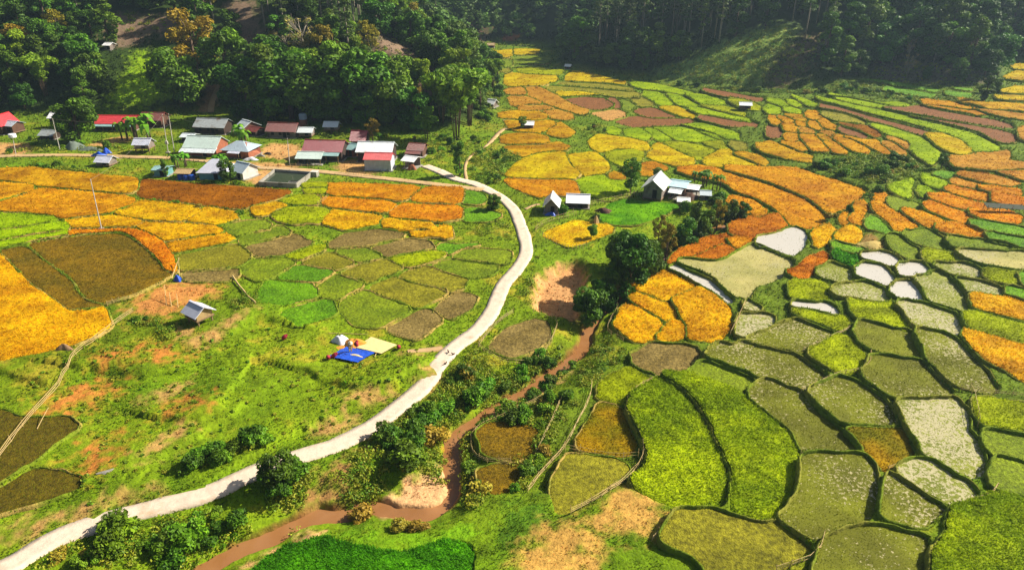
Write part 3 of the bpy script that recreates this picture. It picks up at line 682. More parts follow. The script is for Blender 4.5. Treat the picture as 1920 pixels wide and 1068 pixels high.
for s in ["440,1060 500,1030 560,1000 575,980 602,990 560,1012 500,1046 450,1075", "1078,690 1060,700 1030,716 990,740 940,772 900,790 880,800 870,790 930,755 1000,715 1050,682"]:
    patch(SAND, 1.0, s)
PATCH.append((lin(226, 176, 122, K), 0.7, BAR))
patch((176, 132, 76), 1.5, "555,945 612,885 668,846 702,830 664,884 610,934")
patch((196, 112, 48), 1.2, "836,812 870,788 905,780 870,812 845,830")
PATCH.append((lin(216, 162, 104, K), 0.8, PIT))
for s in ["1130,955 1165,906 1182,911 1240,946 1270,955 1226,1012 1195,1006 1158,985 1118,994 1090,975", "985,1035 1010,1000 1055,975 1100,990 1118,1020 1135,1080 1000,1100 970,1080"]:
    patch((206, 160, 78), 1.5, s)
patch((150, 120, 60), 1.0, "1600,470 1612,445 1628,434 1655,442 1660,468 1620,466")
STREAMD = STREAM
def ground_col(X, Y):
    P = np.stack([X, Y], 1); n = len(X)
    f1 = fbm(X/9, Y/9, 1)[:, None]; f2 = fbm(X/2.2, Y/2.2, 2)[:, None]; f3 = fbm(X/25, Y/25, 6)[:, None]
    c = lin(100, 138, 14, K)*(1-f1)*1.0 + lin(140, 156, 18, K)*f1
    c = c*(0.6+0.75*f2)*(.72+.62*f3)
    dry = sstep(.58, .74, f1*0.5+f2*0.5); c = c*(1-dry*.7)+lin(186, 160, 50, K)*dry*.7
    sy = STREAM[:, 1]; o = np.argsort(sy); xs = np.interp(Y, sy[o], STREAM[o, 0]); rr = sstep(4, 14, X-xs)[:, None]*sstep(40, 55, Y)[:, None]
    c = c*(1-rr) + (lin(112, 134, 28, K)*(.6+.8*f2))*rr
    far = sstep(90, 190, Y)[:, None]; c = c*(1-.35*far) + lin(88, 112, 34, K)*.35*far*(0.6+.8*f2)
    hd = hill_d(X, Y); w = sstep(-1, 5, hd)[:, None]; c = c*(1-w)+HILLDARK*(0.6+.8*f2)*w
    m = (Y < 190) & (X > -60) & (X < 110)
    if m.any():
        d = np.full(n, 99.0); d[m] = seg_dist(P[m], STREAM); e = 1-sstep(.55, 1.35, d+1.6*(f2[:, 0]-.5))
        c = c*(1-e[:, None])+lin(140, 96, 52, K)*e[:, None]
    for pc, soft, poly in PATCH:
        r = soft*2+1; bb = (X > poly[:, 0].min()-r) & (X < poly[:, 0].max()+r) & (Y > poly[:, 1].min()-r) & (Y < poly[:, 1].max()+r)
        if not bb.any(): continue
        q = P[bb]; d = seg_dist(q, poly, True); d = np.where(in_poly(q, poly), d, -d)
        w = sstep(-soft, soft, d + soft*1.6*(fbm(q[:, 0]*1.1, q[:, 1]*1.1, 21)-.5)*2)[:, None]
        c[bb] = c[bb]*(1-w)+pc*(.72+.56*f2[bb])*w
    return np.clip(c, 0.004, 1)

# ------------------------------------------------------------------ ground sheet
rows = np.concatenate([np.arange(1330, 1100, -12.), np.arange(1100, 240, -2.4), np.arange(240, 60, -1.2), np.arange(60, -62, -1.5)])
cols = np.concatenate([np.arange(-1100, -80, 14.), np.arange(-80, 2000, 3.2), np.arange(2000, 3001, 14.)])
uu, vv = np.meshgrid(cols, rows); W = on_z(uu, vv, 0.0); TX = W[..., 0].ravel(); TY = W[..., 1].ravel()
TZ = H(TX, TY)
TZ = TZ + (fbm(TX/1.1, TY/1.1, 41)-.5)*.22*(1-sstep(150, 260, TY)) + (fbm(TX/6, TY/6, 42)-.5)*.5*sstep(-1, 4, -hill_d(TX, TY)+0*TX+3)*0.5
TP = np.stack([TX, TY], 1)
def near_line(P, line, w):
    bb = (P[:, 0] > line[:, 0].min()-w) & (P[:, 0] < line[:, 0].max()+w) & (P[:, 1] > line[:, 1].min()-w) & (P[:, 1] < line[:, 1].max()+w)
    d = np.full(len(P), 99.0)
    if bb.any(): d[bb] = seg_dist(P[bb], line)
    return d
for l, hw in [(ROAD, 1.2), (LANE, 1.0)]+[(l, w/2) for l, w in PATHS]:
    d = near_line(TP, l, 4.0); Zf = H(TX, TY); w = 1-sstep(hw+.3, hw+1.6, d); TZ = TZ*(1-w)+(Zf-.02)*w; TZ = np.where(d < hw+.1, np.minimum(TZ, Zf-.06), TZ)
for p in PADDY:
    w = p[2]; p.append(float(np.mean(H0(w[:, 0], w[:, 1]))))
    m = in_poly(TP, w); TZ[m] = np.minimum(TZ[m], p[3]-.35)
nr, nc = uu.shape; i = (np.arange(nr-1)[:, None]*nc+np.arange(nc-1)).reshape(-1)
TF = np.stack([i, i+1, i+nc+1, i+nc], -1)
ground = struct(mesh_np('ground', np.stack([TX, TY, TZ], 1), TF, M['ground'], ground_col(TX, TY), smooth=True))

# stream water, lying in its cut
L = catmull(STREAM, 3); T = np.gradient(L, axis=0); T /= np.linalg.norm(T, axis=1)[:, None]; Nn = np.stack([-T[:, 1], T[:, 0]], 1)
wz = H0(L[:, 0], L[:, 1]); wz = np.convolve(np.pad(wz, 8, 'edge'), np.ones(17)/17, 'valid')-1.6
s = np.array([-1.7, -.6, .6, 1.7]); V = np.stack([L[:, None, 0]+Nn[:, None, 0]*s, L[:, None, 1]+Nn[:, None, 1]*s, wz[:, None]+0*s], -1).reshape(-1, 3)
i = (np.arange(len(L)-1)[:, None]*4+np.arange(3)).reshape(-1); struct(mesh_np('stream_water', V, np.stack([i, i+1, i+5, i+4], -1), M['stream']))

# ------------------------------------------------------------------ the fields themselves
def dens(outline, sp):
    out = []
    n = len(outline)
    for i in range(n):
        a = outline[i]; b = outline[(i+1) % n]; k = max(1, int(np.hypot(*(b-a))/sp))
        for j in range(k): out.append(a+(b-a)*j/k)
    return np.array(out)
BUND_V, BUND_F, BUND_C, bo = [], [], [], 0
BT_P, BT_S, BT_C = [], [], []
for kind, apx, w, z0 in PADDY:
    top, sec, soil, hgt, ts, td = KINDS[kind]; gn = np.array(GAINS.get(kind, (1, 1, 1)))*(1.14 if kind in 'ek' else 1); top = np.minimum(lin(*top, K)*gn*1.05, .85); sec = np.minimum(lin(*sec, K)*gn*.88, .85); soil = np.minimum(lin(*soil, K)*(gn if kind in 'hbdzekt' else 1), .8)
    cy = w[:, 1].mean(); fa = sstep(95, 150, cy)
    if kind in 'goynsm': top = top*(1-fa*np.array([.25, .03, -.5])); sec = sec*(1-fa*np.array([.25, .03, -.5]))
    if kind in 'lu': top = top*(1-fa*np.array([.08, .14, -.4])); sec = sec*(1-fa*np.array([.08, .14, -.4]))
    s_px = ppm((w[:, 0].mean(), cy, z0)); sp = 5.5/s_px
    out = dens(w, sp*1.2)
    nrm = np.roll(out, -1, 0)-np.roll(out, 1, 0); nrm /= np.linalg.norm(nrm, axis=1)[:, None]+1e-9
    area = 0.5*np.sum(out[:, 0]*np.roll(out[:, 1], -1)-np.roll(out[:, 0], -1)*out[:, 1])
    nout = np.stack([nrm[:, 1], -nrm[:, 0]], 1)*(1 if area > 0 else -1)
    jit = (fbm(out[:, 0]*.9, out[:, 1]*.9, 51)-.5)*.45; out = out+nout*jit[:, None]
    x0, y0 = out.min(0); x1, y1 = out.max(0); spy = sp*1.6
    gx_, gy_ = np.meshgrid(np.arange(x0, x1, sp), np.arange(y0, y1, spy)); I = np.stack([gx_.ravel(), gy_.ravel()], 1)
    I = I+rng.uniform(-.3, .3, I.shape)*[sp, spy]
    if len(I): I = I[in_poly(I, out)]
    if len(I): I = I[seg_dist(I, out, True) > sp*.5]
    allp = np.vstack([out, I]); no = len(out)
    rv, re, rf, ov, oe, of = delaunay_2d_cdt([Vector(p) for p in allp], [], [list(range(no))], 1, 1e-4)
    A = np.array([(v[0], v[1]) for v in rv]); src = np.array([o[0] if o else -1 for o in ov])
    is_out = (src >= 0) & (src < no)
    f1 = fbm(A[:, 0]/4+fbm(A[:, 0]/9, A[:, 1]/9, 60)*3, A[:, 1]/2.5, 61); f2 = fbm(A[:, 0]/.8, A[:, 1]/.8, 62)
    body = hgt*0.72
    Z = z0+body*np.where(is_out, .75, 1)+(f2-.5)*min(.25, hgt*.5)
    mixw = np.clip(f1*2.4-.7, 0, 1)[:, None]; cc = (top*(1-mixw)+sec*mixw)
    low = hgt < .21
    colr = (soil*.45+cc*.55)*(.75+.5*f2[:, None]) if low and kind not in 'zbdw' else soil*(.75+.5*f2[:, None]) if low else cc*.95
    V = np.column_stack([A, Z]); n0 = len(V)
    F = [list(f) for f in rf]
    # skirt
    ring = {int(s): i for i, s in enumerate(src) if 0 <= s < no}
    ids = [ring[j] for j in range(no) if j in ring]
    sk = V[ids].copy(); sk[:, 2] = z0-.75; V = np.vstack([V, sk]); colr = np.vstack([colr, colr[ids]*.9]); m = len(ids)
    for j in range(m):
        a, b = ids[j], ids[(j+1) % m]; F.append([a, n0+j, n0+(j+1) % m, b] if area > 0 else [b, n0+(j+1) % m, n0+j, a])
    # tufts
    pxa = 0.5*abs(np.sum(apx[:, 0]*np.roll(apx[:, 1], -1)-np.roll(apx[:, 0], -1)*apx[:, 1]))
    nt_ = int(min(pxa/5.0*td*(1-.65*fa), 9000))
    R = rng.uniform([x0, y0], [x1, y1], (int(nt_*(x1-x0)*(y1-y0)/max(abs(area), 1))+4, 2)); R = R[in_poly(R, out)]
    if kind in 'capw':   # stubble stands in clumps out of the water
        fr = fbm(R[:, 0]*.16*1.0, R[:, 1]*.16, 63, 4); keep = rng.uniform(0, 1, len(R)) < (0.55+.6*sstep(.35, .6, fr)); R = R[keep]
    tsz = np.clip(3.4/s_px, .11, .8)*ts; tsz = tsz*(.8 if low else 1)
    g1 = fbm(R[:, 0]/4+fbm(R[:, 0]/9, R[:, 1]/9, 60)*3, R[:, 1]/2.5, 61); mw = np.clip(g1*2.4-.7+rng.normal(0, .15, len(R)), 0, 1)[:, None]
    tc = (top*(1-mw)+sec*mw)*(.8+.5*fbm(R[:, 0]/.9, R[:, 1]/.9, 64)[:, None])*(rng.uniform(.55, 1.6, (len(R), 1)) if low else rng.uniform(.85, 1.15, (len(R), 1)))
    tz = z0+(body+(fbm(R[:, 0]/.8, R[:, 1]/.8, 62)-.5)*min(.25, hgt*.5))-.05*tsz
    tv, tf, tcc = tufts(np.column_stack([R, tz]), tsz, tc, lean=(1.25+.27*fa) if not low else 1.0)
    nb = len(V); Vall = np.vstack([V, tv]); Call = np.vstack([colr, tcc]); nF0 = len(F); F += (tf+nb).tolist()
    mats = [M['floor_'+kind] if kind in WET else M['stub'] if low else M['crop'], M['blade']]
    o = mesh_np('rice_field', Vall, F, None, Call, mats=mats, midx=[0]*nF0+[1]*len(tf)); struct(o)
    # grassy bund round the field
    nb_ = len(out); bw = .20+.0007*cy; bh = .22*sstep(10, 22, out[:, 0].mean())*(1-sstep(90, 120, cy))*(1 if low else .3); prof = [(-.05, z0-.3), (.04, z0+.13+bh), (bw*.55, z0+.2+bh), (bw*1.15, z0+.02+bh*.6), (bw*1.5, z0-.6)]
    hn = fbm(out[:, 0]*1.3, out[:, 1]*1.3, 71)
    for d, z in prof:
        q = out+nout*(d*(1+.6*(hn-.5)))[:, None]; BUND_V.append(np.column_stack([q, z+(hn-.5)*.28*(z > z0-.2)]))
        f = fbm(q[:, 0]/2, q[:, 1]/2, 72)[:, None]; cbx = lin(132, 150, 36, K)*f+lin(92, 114, 22, K)*(1-f)
        dry = sstep(.42, .6, fbm(q[:, 0]/5, q[:, 1]/5, 73))[:, None]
        amt = .95 if (q[:, 0].mean() < 10) else .35
        BUND_C.append(cbx*(1-dry*amt)+lin(176, 150, 78, K)*dry*amt)
    j = np.arange(nb_); jn = (j+1) % nb_
    for r_ in range(4):
        q = np.stack([bo+r_*nb_+j, bo+r_*nb_+jn, bo+(r_+1)*nb_+jn, bo+(r_+1)*nb_+j], 1); BUND_F.append(q[:, ::-1] if area > 0 else q)
    bo += 5*nb_
    per = np.sum(np.hypot(*(np.roll(w, -1, 0)-w).T)); nt2 = int(per*s_px/4.0)
    t = rng.integers(0, nb_, nt2); u = rng.uniform(0, 1, (nt2, 1)); q = out[t]*(1-u)+out[(t+1) % nb_]*u+nout[t]*rng.uniform(0, bw*1.3, (nt2, 1))
    BT_P.append(np.column_stack([q, np.full(nt2, z0+.12+bh)])); BT_S.append(np.full(nt2, np.clip(3.6/s_px, .16, .7)))
    f = fbm(q[:, 0]/2, q[:, 1]/2, 72)[:, None]; BT_C.append((lin(136, 156, 32, K)*f+lin(84, 112, 18, K)*(1-f)))
struct(mesh_np('field_bund_ground', np.vstack(BUND_V), np.vstack(BUND_F), M['ground'], np.vstack(BUND_C), smooth=True))
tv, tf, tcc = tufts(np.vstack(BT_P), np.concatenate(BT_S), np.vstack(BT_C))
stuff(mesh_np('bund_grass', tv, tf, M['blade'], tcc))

# ------------------------------------------------------------------ grass on the open ground
ng = 150000
gp = np.column_stack([rng.uniform(-60, 1980, ng), 1100-1040*rng.uniform(0, 1, ng)**1.0])
GW = at(gp[:, 0], gp[:, 1]); keep = np.ones(ng, bool)
for p in PADDY: keep &= ~in_poly(GW, p[2])
for l, hw in [(ROAD, 1.02), (LANE, .8)]+[(l, w/2) for l, w in PATHS]: keep &= near_line(GW, l, 4) > hw
keep &= near_line(GW, STREAM, 4) > 2.0
GW = GW[keep]; gz = H(GW[:, 0], GW[:, 1]); gs = 3.2/(FPX/(GW[:, 1]*CP+(CAMH-gz)*SP))
gc = ground_col(GW[:, 0], GW[:, 1])*rng.uniform(.65, 1.45, (len(GW), 1))*(1+rng.normal(0, .16, (len(GW), 1))*np.array([1.3, 0, 0]))
bare = gc[:, 0] > gc[:, 1]*1.15; kp = (~bare) | (rng.uniform(0, 1, len(GW)) < .35); GW, gz, gs, gc = GW[kp], gz[kp], gs[kp], gc[kp]
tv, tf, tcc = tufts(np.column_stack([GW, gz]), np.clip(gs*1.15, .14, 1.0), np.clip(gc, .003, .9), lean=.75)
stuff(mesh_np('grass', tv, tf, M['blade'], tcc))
# ------------------------------------------------------------------ building materials
def roofm(n, c, stain=None, st=.55, rough=.5, lo=.85, hi=1.08): return plain(n, np.minimum(lin(*c, 1.12), .92), .38, .5, lo, hi, metal=0.0, spec=.6, wave=('X', 3.2), wdist=.05, stain=(lin(*stain, .8), .5, st) if stain else None)
RF = dict(pale=roofm('pale_sheet_roofing', (214, 222, 224), (170, 172, 165)), mint=roofm('mint_sheet_roofing', (196, 214, 204), (168, 178, 168)), white=roofm('white_sheet_roofing', (238, 238, 242)),
          grey=roofm('weathered_grey_roofing', (158, 164, 164), (120, 105, 88), .5), slate=roofm('blue_grey_sheet_roofing', (166, 182, 192), (140, 150, 158)), red=roofm('red_sheet_roofing', (206, 42, 48)),
          maroon=roofm('maroon_sheet_roofing', (138, 34, 48), (92, 34, 38)), rust=roofm('rusty_sheet_roofing', (122, 54, 44), (84, 52, 46), .5), blue=roofm('pale_blue_sheet_roofing', (150, 190, 200)),
          lilac=roofm('lilac_grey_sheet_roofing', (200, 202, 216)), teal=roofm('teal_sheet_roofing', (140, 178, 176), (110, 130, 126)), tan=roofm('dry_thatch_roofing', (178, 150, 100), (130, 110, 80)))
def wallm(n, c, stain=None, st=.55, wave=None): return plain(n, lin(*c, .8), .85, 1.2, .75, 1.15, wave=wave, stain=(lin(*stain, .8), .8, st) if stain else None)
WL = dict(grey=wallm('weathered_grey_boards', (140, 128, 118), (96, 84, 74), .5, ('X', 2.5)), brown=wallm('dark_brown_boards', (104, 74, 56), (70, 52, 42), .5, ('X', 2.5)), plaster=wallm('pale_plaster', (200, 204, 212), (140, 142, 148), .6),
          teal=wallm('teal_boards', (116, 172, 172), (80, 120, 122)), brick=wallm('red_brick_wall', (172, 104, 74), (130, 78, 58)), white=wallm('whitewashed_wall', (226, 220, 210), (180, 160, 130), .62), dark=wallm('blackish_brown_boards', (72, 56, 46), (50, 40, 34)),  # the dark boards are a very dark brown
          bamboo=wallm('split_bamboo', (196, 166, 112), (150, 122, 84)), concrete=wallm('grey_concrete', (168, 162, 150), (120, 112, 98)), blue=wallm('blue_plastic', (40, 92, 190), (26, 66, 150)))
WOOD = plain('raw_timber', lin(150, 122, 88, .8), .85, 3.0, .7, 1.2); BAM = plain('dry_bamboo_pole', lin(206, 178, 118, .85), .6, 4.0, .75, 1.15)
DARK = plain('dark_opening', lin(28, 24, 22, .8), .9); POLEM = plain('pale_concrete_pole', lin(206, 200, 188, .85), .8, 2.0)
TARP = plain('blue_tarpaulin', lin(34, 84, 200, .85), .45, 2.5, .7, 1.25, spec=.5, bump=.06); GRAIN = plain('drying_rice_grain', lin(226, 202, 140, .9), .9, 1.5, .93, 1.05)
REDM = plain('red_sack_cloth', lin(176, 44, 66, .8), .7, 3.0); WHITEM = plain('white_sheeting', lin(238, 238, 244, .85), .6, 1.5); STRAW = plain('orange_straw', lin(222, 150, 56, .85), .9, 4.0, .6, 1.25, bump=.1)
GREYNET = plain('grey_green_netting', lin(120, 132, 120, .8), .9, 1.0)

class MB:
    def __init__(s): s.v = []; s.f = []
    def add(s, V, F):
        n = len(s.v); s.v += [tuple(p) for p in V]; s.f += [tuple(i+n for i in f) for f in F]; return s
    def box(s, c, d):
        x, y, z = c; a, b, h = d[0]/2, d[1]/2, d[2]/2
        return s.add([(x-a, y-b, z-h), (x+a, y-b, z-h), (x+a, y+b, z-h), (x-a, y+b, z-h), (x-a, y-b, z+h), (x+a, y-b, z+h), (x+a, y+b, z+h), (x-a, y+b, z+h)],
                     [(0, 3, 2, 1), (4, 5, 6, 7), (0, 1, 5, 4), (1, 2, 6, 5), (2, 3, 7, 6), (3, 0, 4, 7)])
    def slab(s, quad, th):
        q = [Vector(p) for p in quad]; n = (q[1]-q[0]).cross(q[3]-q[0]).normalized()*th
        V = [tuple(p-n) for p in q]+[tuple(p) for p in q]
        return s.add(V, [(3, 2, 1, 0), (4, 5, 6, 7), (0, 1, 5, 4), (1, 2, 6, 5), (2, 3, 7, 6), (3, 0, 4, 7)])
    def tube(s, P, R, k=6):
        P = [Vector(p) for p in P]; R = R if isinstance(R, (list, tuple)) else [R]*len(P); n0 = len(s.v)
        for i, p in enumerate(P):
            t = (P[min(i+1, len(P)-1)]-P[max(i-1, 0)]).normalized(); u = t.cross(Vector((0.31, .95, .05)) if abs(t.y) < .9 else Vector((1, 0, 0.1))).normalized(); w = t.cross(u)
            for j in range(k):
                a = 2*math.pi*j/k; s.v.append(tuple(p+(u*math.cos(a)+w*math.sin(a))*R[i]))
        for i in range(len(P)-1):
            for j in range(k): s.f.append((n0+i*k+j, n0+i*k+(j+1) % k, n0+(i+1)*k+(j+1) % k, n0+(i+1)*k+j))
        s.f.append(tuple(n0+j for j in range(k))[::-1]); s.f.append(tuple(n0+(len(P)-1)*k+j for j in range(k))); return s
    def lathe(s, prof, k=14, c=(0, 0, 0)):
        n0 = len(s.v)
        for r, z in prof:
            for j in range(k): a = 2*math.pi*j/k; s.v.append((c[0]+r*math.cos(a), c[1]+r*math.sin(a), c[2]+z))
        for i in range(len(prof)-1):
            for j in range(k): s.f.append((n0+i*k+j, n0+i*k+(j+1) % k, n0+(i+1)*k+(j+1) % k, n0+(i+1)*k+j))
        s.f.append(tuple(n0+(len(prof)-1)*k+j for j in range(k))); s.f.append(tuple(n0+j for j in range(k))[::-1]); return s
    def build(s, name, mat, parent=None, smooth=False): return mesh_np(name, s.v, s.f, mat, parent=parent, smooth=smooth)

BUILT = []
def house(name, label, cat, px, py, wpx, d, hw, hr, yaw, roof, wall, ridge='x', stilt=0.0, over=.45, lean=None, door=True, windows=0, open_front=False, hip=0.0, group=None, porch=None, wm=None):
    p = at1(px, py); s = ppm(p); w = wm or wpx/s; yr = math.radians(yaw)
    p = p+Vector((0, 0, -.05)); BUILT.append((p.x-math.sin(yr)*d/2, p.y+math.cos(yr)*d/2, max(w, d)*.5))
    root = empty(name, p, yr); tag(root, label, cat, group); z0 = stilt; z1 = stilt+hw
    if stilt > .2:
        mb = MB().box((0, d/2, z0), (w+.3, d+.3, .14)); mb.build('floor', WOOD, root)
        for i in range(3 if w > 2.5 else 2):
            for y in (.15, d-.15):
                nx_ = 3 if w > 2.5 else 2; x = -w/2+.15+(w-.3)*i/(nx_-1); MB().tube([(x, y, -.4), (x, y, z0)], .1, 7).build('stilt', WOOD, root)
    else:
        MB().box((0, d/2, .02), (w+.7, d+.7, .3)).build('plinth', WL['concrete'], root)
    # walls as one shell with gable tops
    wl = MB(); x, y0_, y1_ = w/2, 0.0, d; zt = z1
    b = [(-x, y0_, z0), (x, y0_, z0), (x, y1_, z0), (-x, y1_, z0)]; t = [(q[0], q[1], zt) for q in b]
    if ridge == 'x':
        g = [(-x, d/2, zt+hr*(1-hip)), (x, d/2, zt+hr*(1-hip))]
        if hip: g = [(-x*.45, d/2, zt+hr*.9), (x*.45, d/2, zt+hr*.9)]
        F = [(0, 1, 5, 4), (2, 3, 7, 6), (1, 2, 6, 9, 5), (3, 0, 4, 8, 7), (4, 5, 9, 8), (6, 7, 8, 9)]
    else:
        g = [(0, y0_, zt+hr), (0, y1_, zt+hr)]
        F = [(0, 1, 5, 8, 4), (2, 3, 7, 9, 6), (1, 2, 6, 5), (3, 0, 4, 7), (5, 6, 9, 8), (7, 4, 8, 9)]
    if open_front:
        back = MB().box((0, d-.08, z0+hw/2), (w-.1, .12, hw)); back.box((-w/2+.1, d*.6, z0+hw/2), (.12, d*.75, hw)); back.build('wall', WL[wall], root)
        for xx in (-w/2+.1, 0, w/2-.1): MB().tube([(xx, .1, -.3), (xx, .1, z1)], .08, 6).build('post', WOOD, root)
    else:
        wl.add(b+t+g, F); wl.build('wall', WL[wall], root)
    # roof slabs
    th = .07; up = .10; r_ = MB()
    if ridge == 'x':
        sl = hr/(d/2); ez = z1-sl*over+up; rz = z1+hr+up; xo = x+over*.8
        if hip:
            xi = x*.25
            r_.slab([(-xo, -over, ez), (xo, -over, ez), (xi, d/2, rz), (-xi, d/2, rz)], th); r_.slab([(xo, d+over, ez), (-xo, d+over, ez), (-xi, d/2, rz), (xi, d/2, rz)], th)
            r_.add([(xo, -over, ez), (xo, d+over, ez), (xi, d/2, rz)], [(0, 1, 2)]); r_.add([(-xo, d+over, ez), (-xo, -over, ez), (-xi, d/2, rz)], [(0, 1, 2)])
        else:
            r_.slab([(-xo, -over, ez), (xo, -over, ez), (xo, d/2, rz), (-xo, d/2, rz)], th); r_.slab([(xo, d+over, ez), (-xo, d+over, ez), (-xo, d/2, rz), (xo, d/2, rz)], th)
            r_.box((0, d/2, rz), (2*xo, .3, .06))
    else:
        sl = hr/(w/2); ez = z1-sl*over+up; rz = z1+hr+up
        r_.slab([(x+over, -over, ez), (x+over, d+over, ez), (0, d+over, rz), (0, -over, rz)], th); r_.slab([(-x-over, d+over, ez), (-x-over, -over, ez), (0, -over, rz), (0, d+over, rz)], th)
        r_.box((0, d/2, rz), (.3, d+2*over, .06))
    ro = r_.build('roof', RF[roof], root)
    if ridge == 'y':
        for v in ro.data.vertices: pass
    if lean:   # (material, depth, drop, x0, x1) a lean-to roof along the front
        rm, ld, drop, a0, a1 = lean; zz = z1-hr/(d/2)*over*.2-.02
        MB().slab([(w*a0, -ld, zz-drop), (w*a1, -ld, zz-drop), (w*a1, -.02, zz), (w*a0, -.02, zz)], .06).build('lean_to_roof', RF[rm], root)
        n = max(2, int(w*(a1-a0)/2.2)+1)
        for i in range(n): MB().tube([(w*a0+.15+(w*(a1-a0)-.3)*i/(n-1), -ld+.15, -.3), (w*a0+.15+(w*(a1-a0)-.3)*i/(n-1), -ld+.15, zz-drop)], .07, 6).build('post', WOOD, root)
    if door and not open_front: MB().box((w*.12, -.02, z0+.08+min(1.75, hw*.8)/2), (min(.85, w*.3), .1, min(1.75, hw*.8))).build('door', DARK, root)
    for i in range(windows):
        f = MB().box((-w/2+w*(i+.6)/(windows+.4) if i != 0 else -w*.3, -.02, z0+hw*.6), (.7, .08, .7)).build('window', DARK, root)
    return root

# village, back row then front row
house('longhouse', 'long house with bright red roof above a grey eave strip at the forest edge', 'house', 217, 245, 74, 5.0, 2.0, 1.3, -2, 'red', 'brown', lean=('teal', 1.3, .5, -.5, .5), windows=3)
house('house', 'rusty red roofed house half hidden behind the banana clump', 'house', 285, 240, 40, 4.5, 2.2, 1.3, -2, 'rust', 'brown')
house('house', 'house with a red gable cut off by the picture edge beside a small grey hut', 'house', -6, 253, 30, 5.0, 2.6, 1.9, -10, 'red', 'brown', ridge='y')
house('hut', 'small brown hut with light grey roof next to the cut off red house', 'hut', 17, 252, 24, 3.4, 1.8, .7, -14, 'slate', 'brown', stilt=.5)
house('granary', 'tall stilt granary with patched white roof under the bushy dark tree', 'granary', 107, 241, 20, 3.0, 1.2, .8, -3, 'white', 'dark', stilt=1.7)
house('shed', 'low grey tin shed behind the leaning concrete pole', 'shed', 88, 262, 26, 3.2, 1.2, .8, -8, 'grey', 'dark')
house('granary', 'stilt granary with plain pale roof on the grass beside the village lane', 'granary', 268, 288, 28, 2.6, 1.1, .9, -3, 'lilac', 'grey', stilt=1.2)
house('house', 'old dark plank house with weathered grey roof at the foot of the earth track', 'house', 394, 252, 58, 5.0, 2.0, 1.4, -7, 'grey', 'dark', windows=3)
house('house', 'small pale gabled house touching a rusty shed behind the banana plants', 'house', 452, 253, 24, 4.5, 2.0, 1.2, -38, 'pale', 'brown')
house('shed', 'rusty low shed at the right end of the small pale gabled house', 'shed', 472, 256, 22, 3.0, 1.5, .6, -25, 'rust', 'dark')
house('shed', 'small flat shed with dull white roof left of the big mint roof', 'shed', 352, 267, 22, 2.6, 1.4, .4, -8, 'pale', 'dark')
house('house', 'large house with mint green roof and long pale veranda roof', 'house', 378, 293, 62, 5.5, 2.2, 1.7, -7, 'mint', 'brick', lean=('pale', 1.9, .7, -.56, .56), windows=2)
house('house', 'blue grey hipped roof house with brick side joined to the mint house', 'house', 443, 297, 54, 5.0, 2.0, 1.3, -12, 'slate', 'brick', hip=.5, lean=('lilac', 1.3, .35, -.2, .25))
house('house', 'plank house with dark rusty roof standing on a pale plinth', 'house', 528, 259, 54, 4.2, 1.9, 1.4, -5, 'rust', 'grey', windows=3)
house('shed', 'little raised shed with pale roof at the end of the plank house', 'shed', 573, 259, 24, 3.0, 1.0, .7, -3, 'pale', 'grey', stilt=.6)
house('granary', 'lone stilt granary with pale roof below the dark forest edge', 'granary', 621, 251, 24, 2.6, .9, .8, -3, 'pale', 'grey', stilt=1.1)
house('house', 'long house with maroon roof and pale teal eaves in the village centre', 'house', 606, 302, 72, 5.5, 2.4, 1.6, -5, 'maroon', 'dark', lean=('teal', 1.6, .6, -.5, .48), windows=2)
house('shed', 'small pale roofed brick shed between the maroon house and the earth yard', 'shed', 656, 294, 20, 3.4, 1.9, .7, -24, 'teal', 'brick')
house('shed', 'open sided shed with pale sheet roof in front of the maroon house', 'shed', 580, 309, 44, 3.6, 1.6, .8, -4, 'mint', 'dark', open_front=True)
house('house', 'small maroon roofed house with a white edged gable behind the big pale roof', 'house', 672, 278, 26, 4.5, 2.0, 1.6, -4, 'maroon', 'dark')
house('house', 'house with long pale roof directly behind the red roofed plaster house', 'house', 703, 305, 64, 5.0, 2.6, 1.4, -4, 'pale', 'dark')
house('house', 'plastered grey white house with red roof beside the village lane', 'house', 709, 321, 50, 3.6, 2.6, .9, -4, 'red', 'plaster', over=.25, door=False)
house('shack', 'shack with white roof propped on posts next to a pile of bricks', 'shack', 766, 317, 22, 3.2, 1.9, .5, -22, 'white', 'grey', open_front=True)
house('shed', 'rusty red shed with stepped roof under the bamboo right of the village', 'shed', 779, 295, 28, 4.0, 1.8, .9, -10, 'rust', 'brown', lean=('rust', 1.5, .5, -.6, .5))
house('house', 'grey pyramid roofed house with open front and teal corner below the lane', 'house', 400, 338, 52, 5.0, 1.9, 1.8, -3, 'lilac', 'teal', hip=.5)
house('house', 'small white walled house with grey roof next to the paved yard', 'house', 447, 336, 28, 4.0, 1.8, 1.2, -28, 'slate', 'white')
house('shed', 'teal boarded shed among shrubs below the lane', 'shed', 302, 331, 24, 2.6, 1.5, .3, -4, 'teal', 'teal')
house('shed', 'thatch topped shed over blue barrels below the lane', 'shed', 345, 337, 26, 2.6, 1.5, .4, -4, 'tan', 'dark', open_front=True)
house('hut', 'small hut with lilac roof at the lower edge of the lane', 'hut', 194, 313, 26, 2.6, .9, .8, -8, 'lilac', 'grey', stilt=.4)
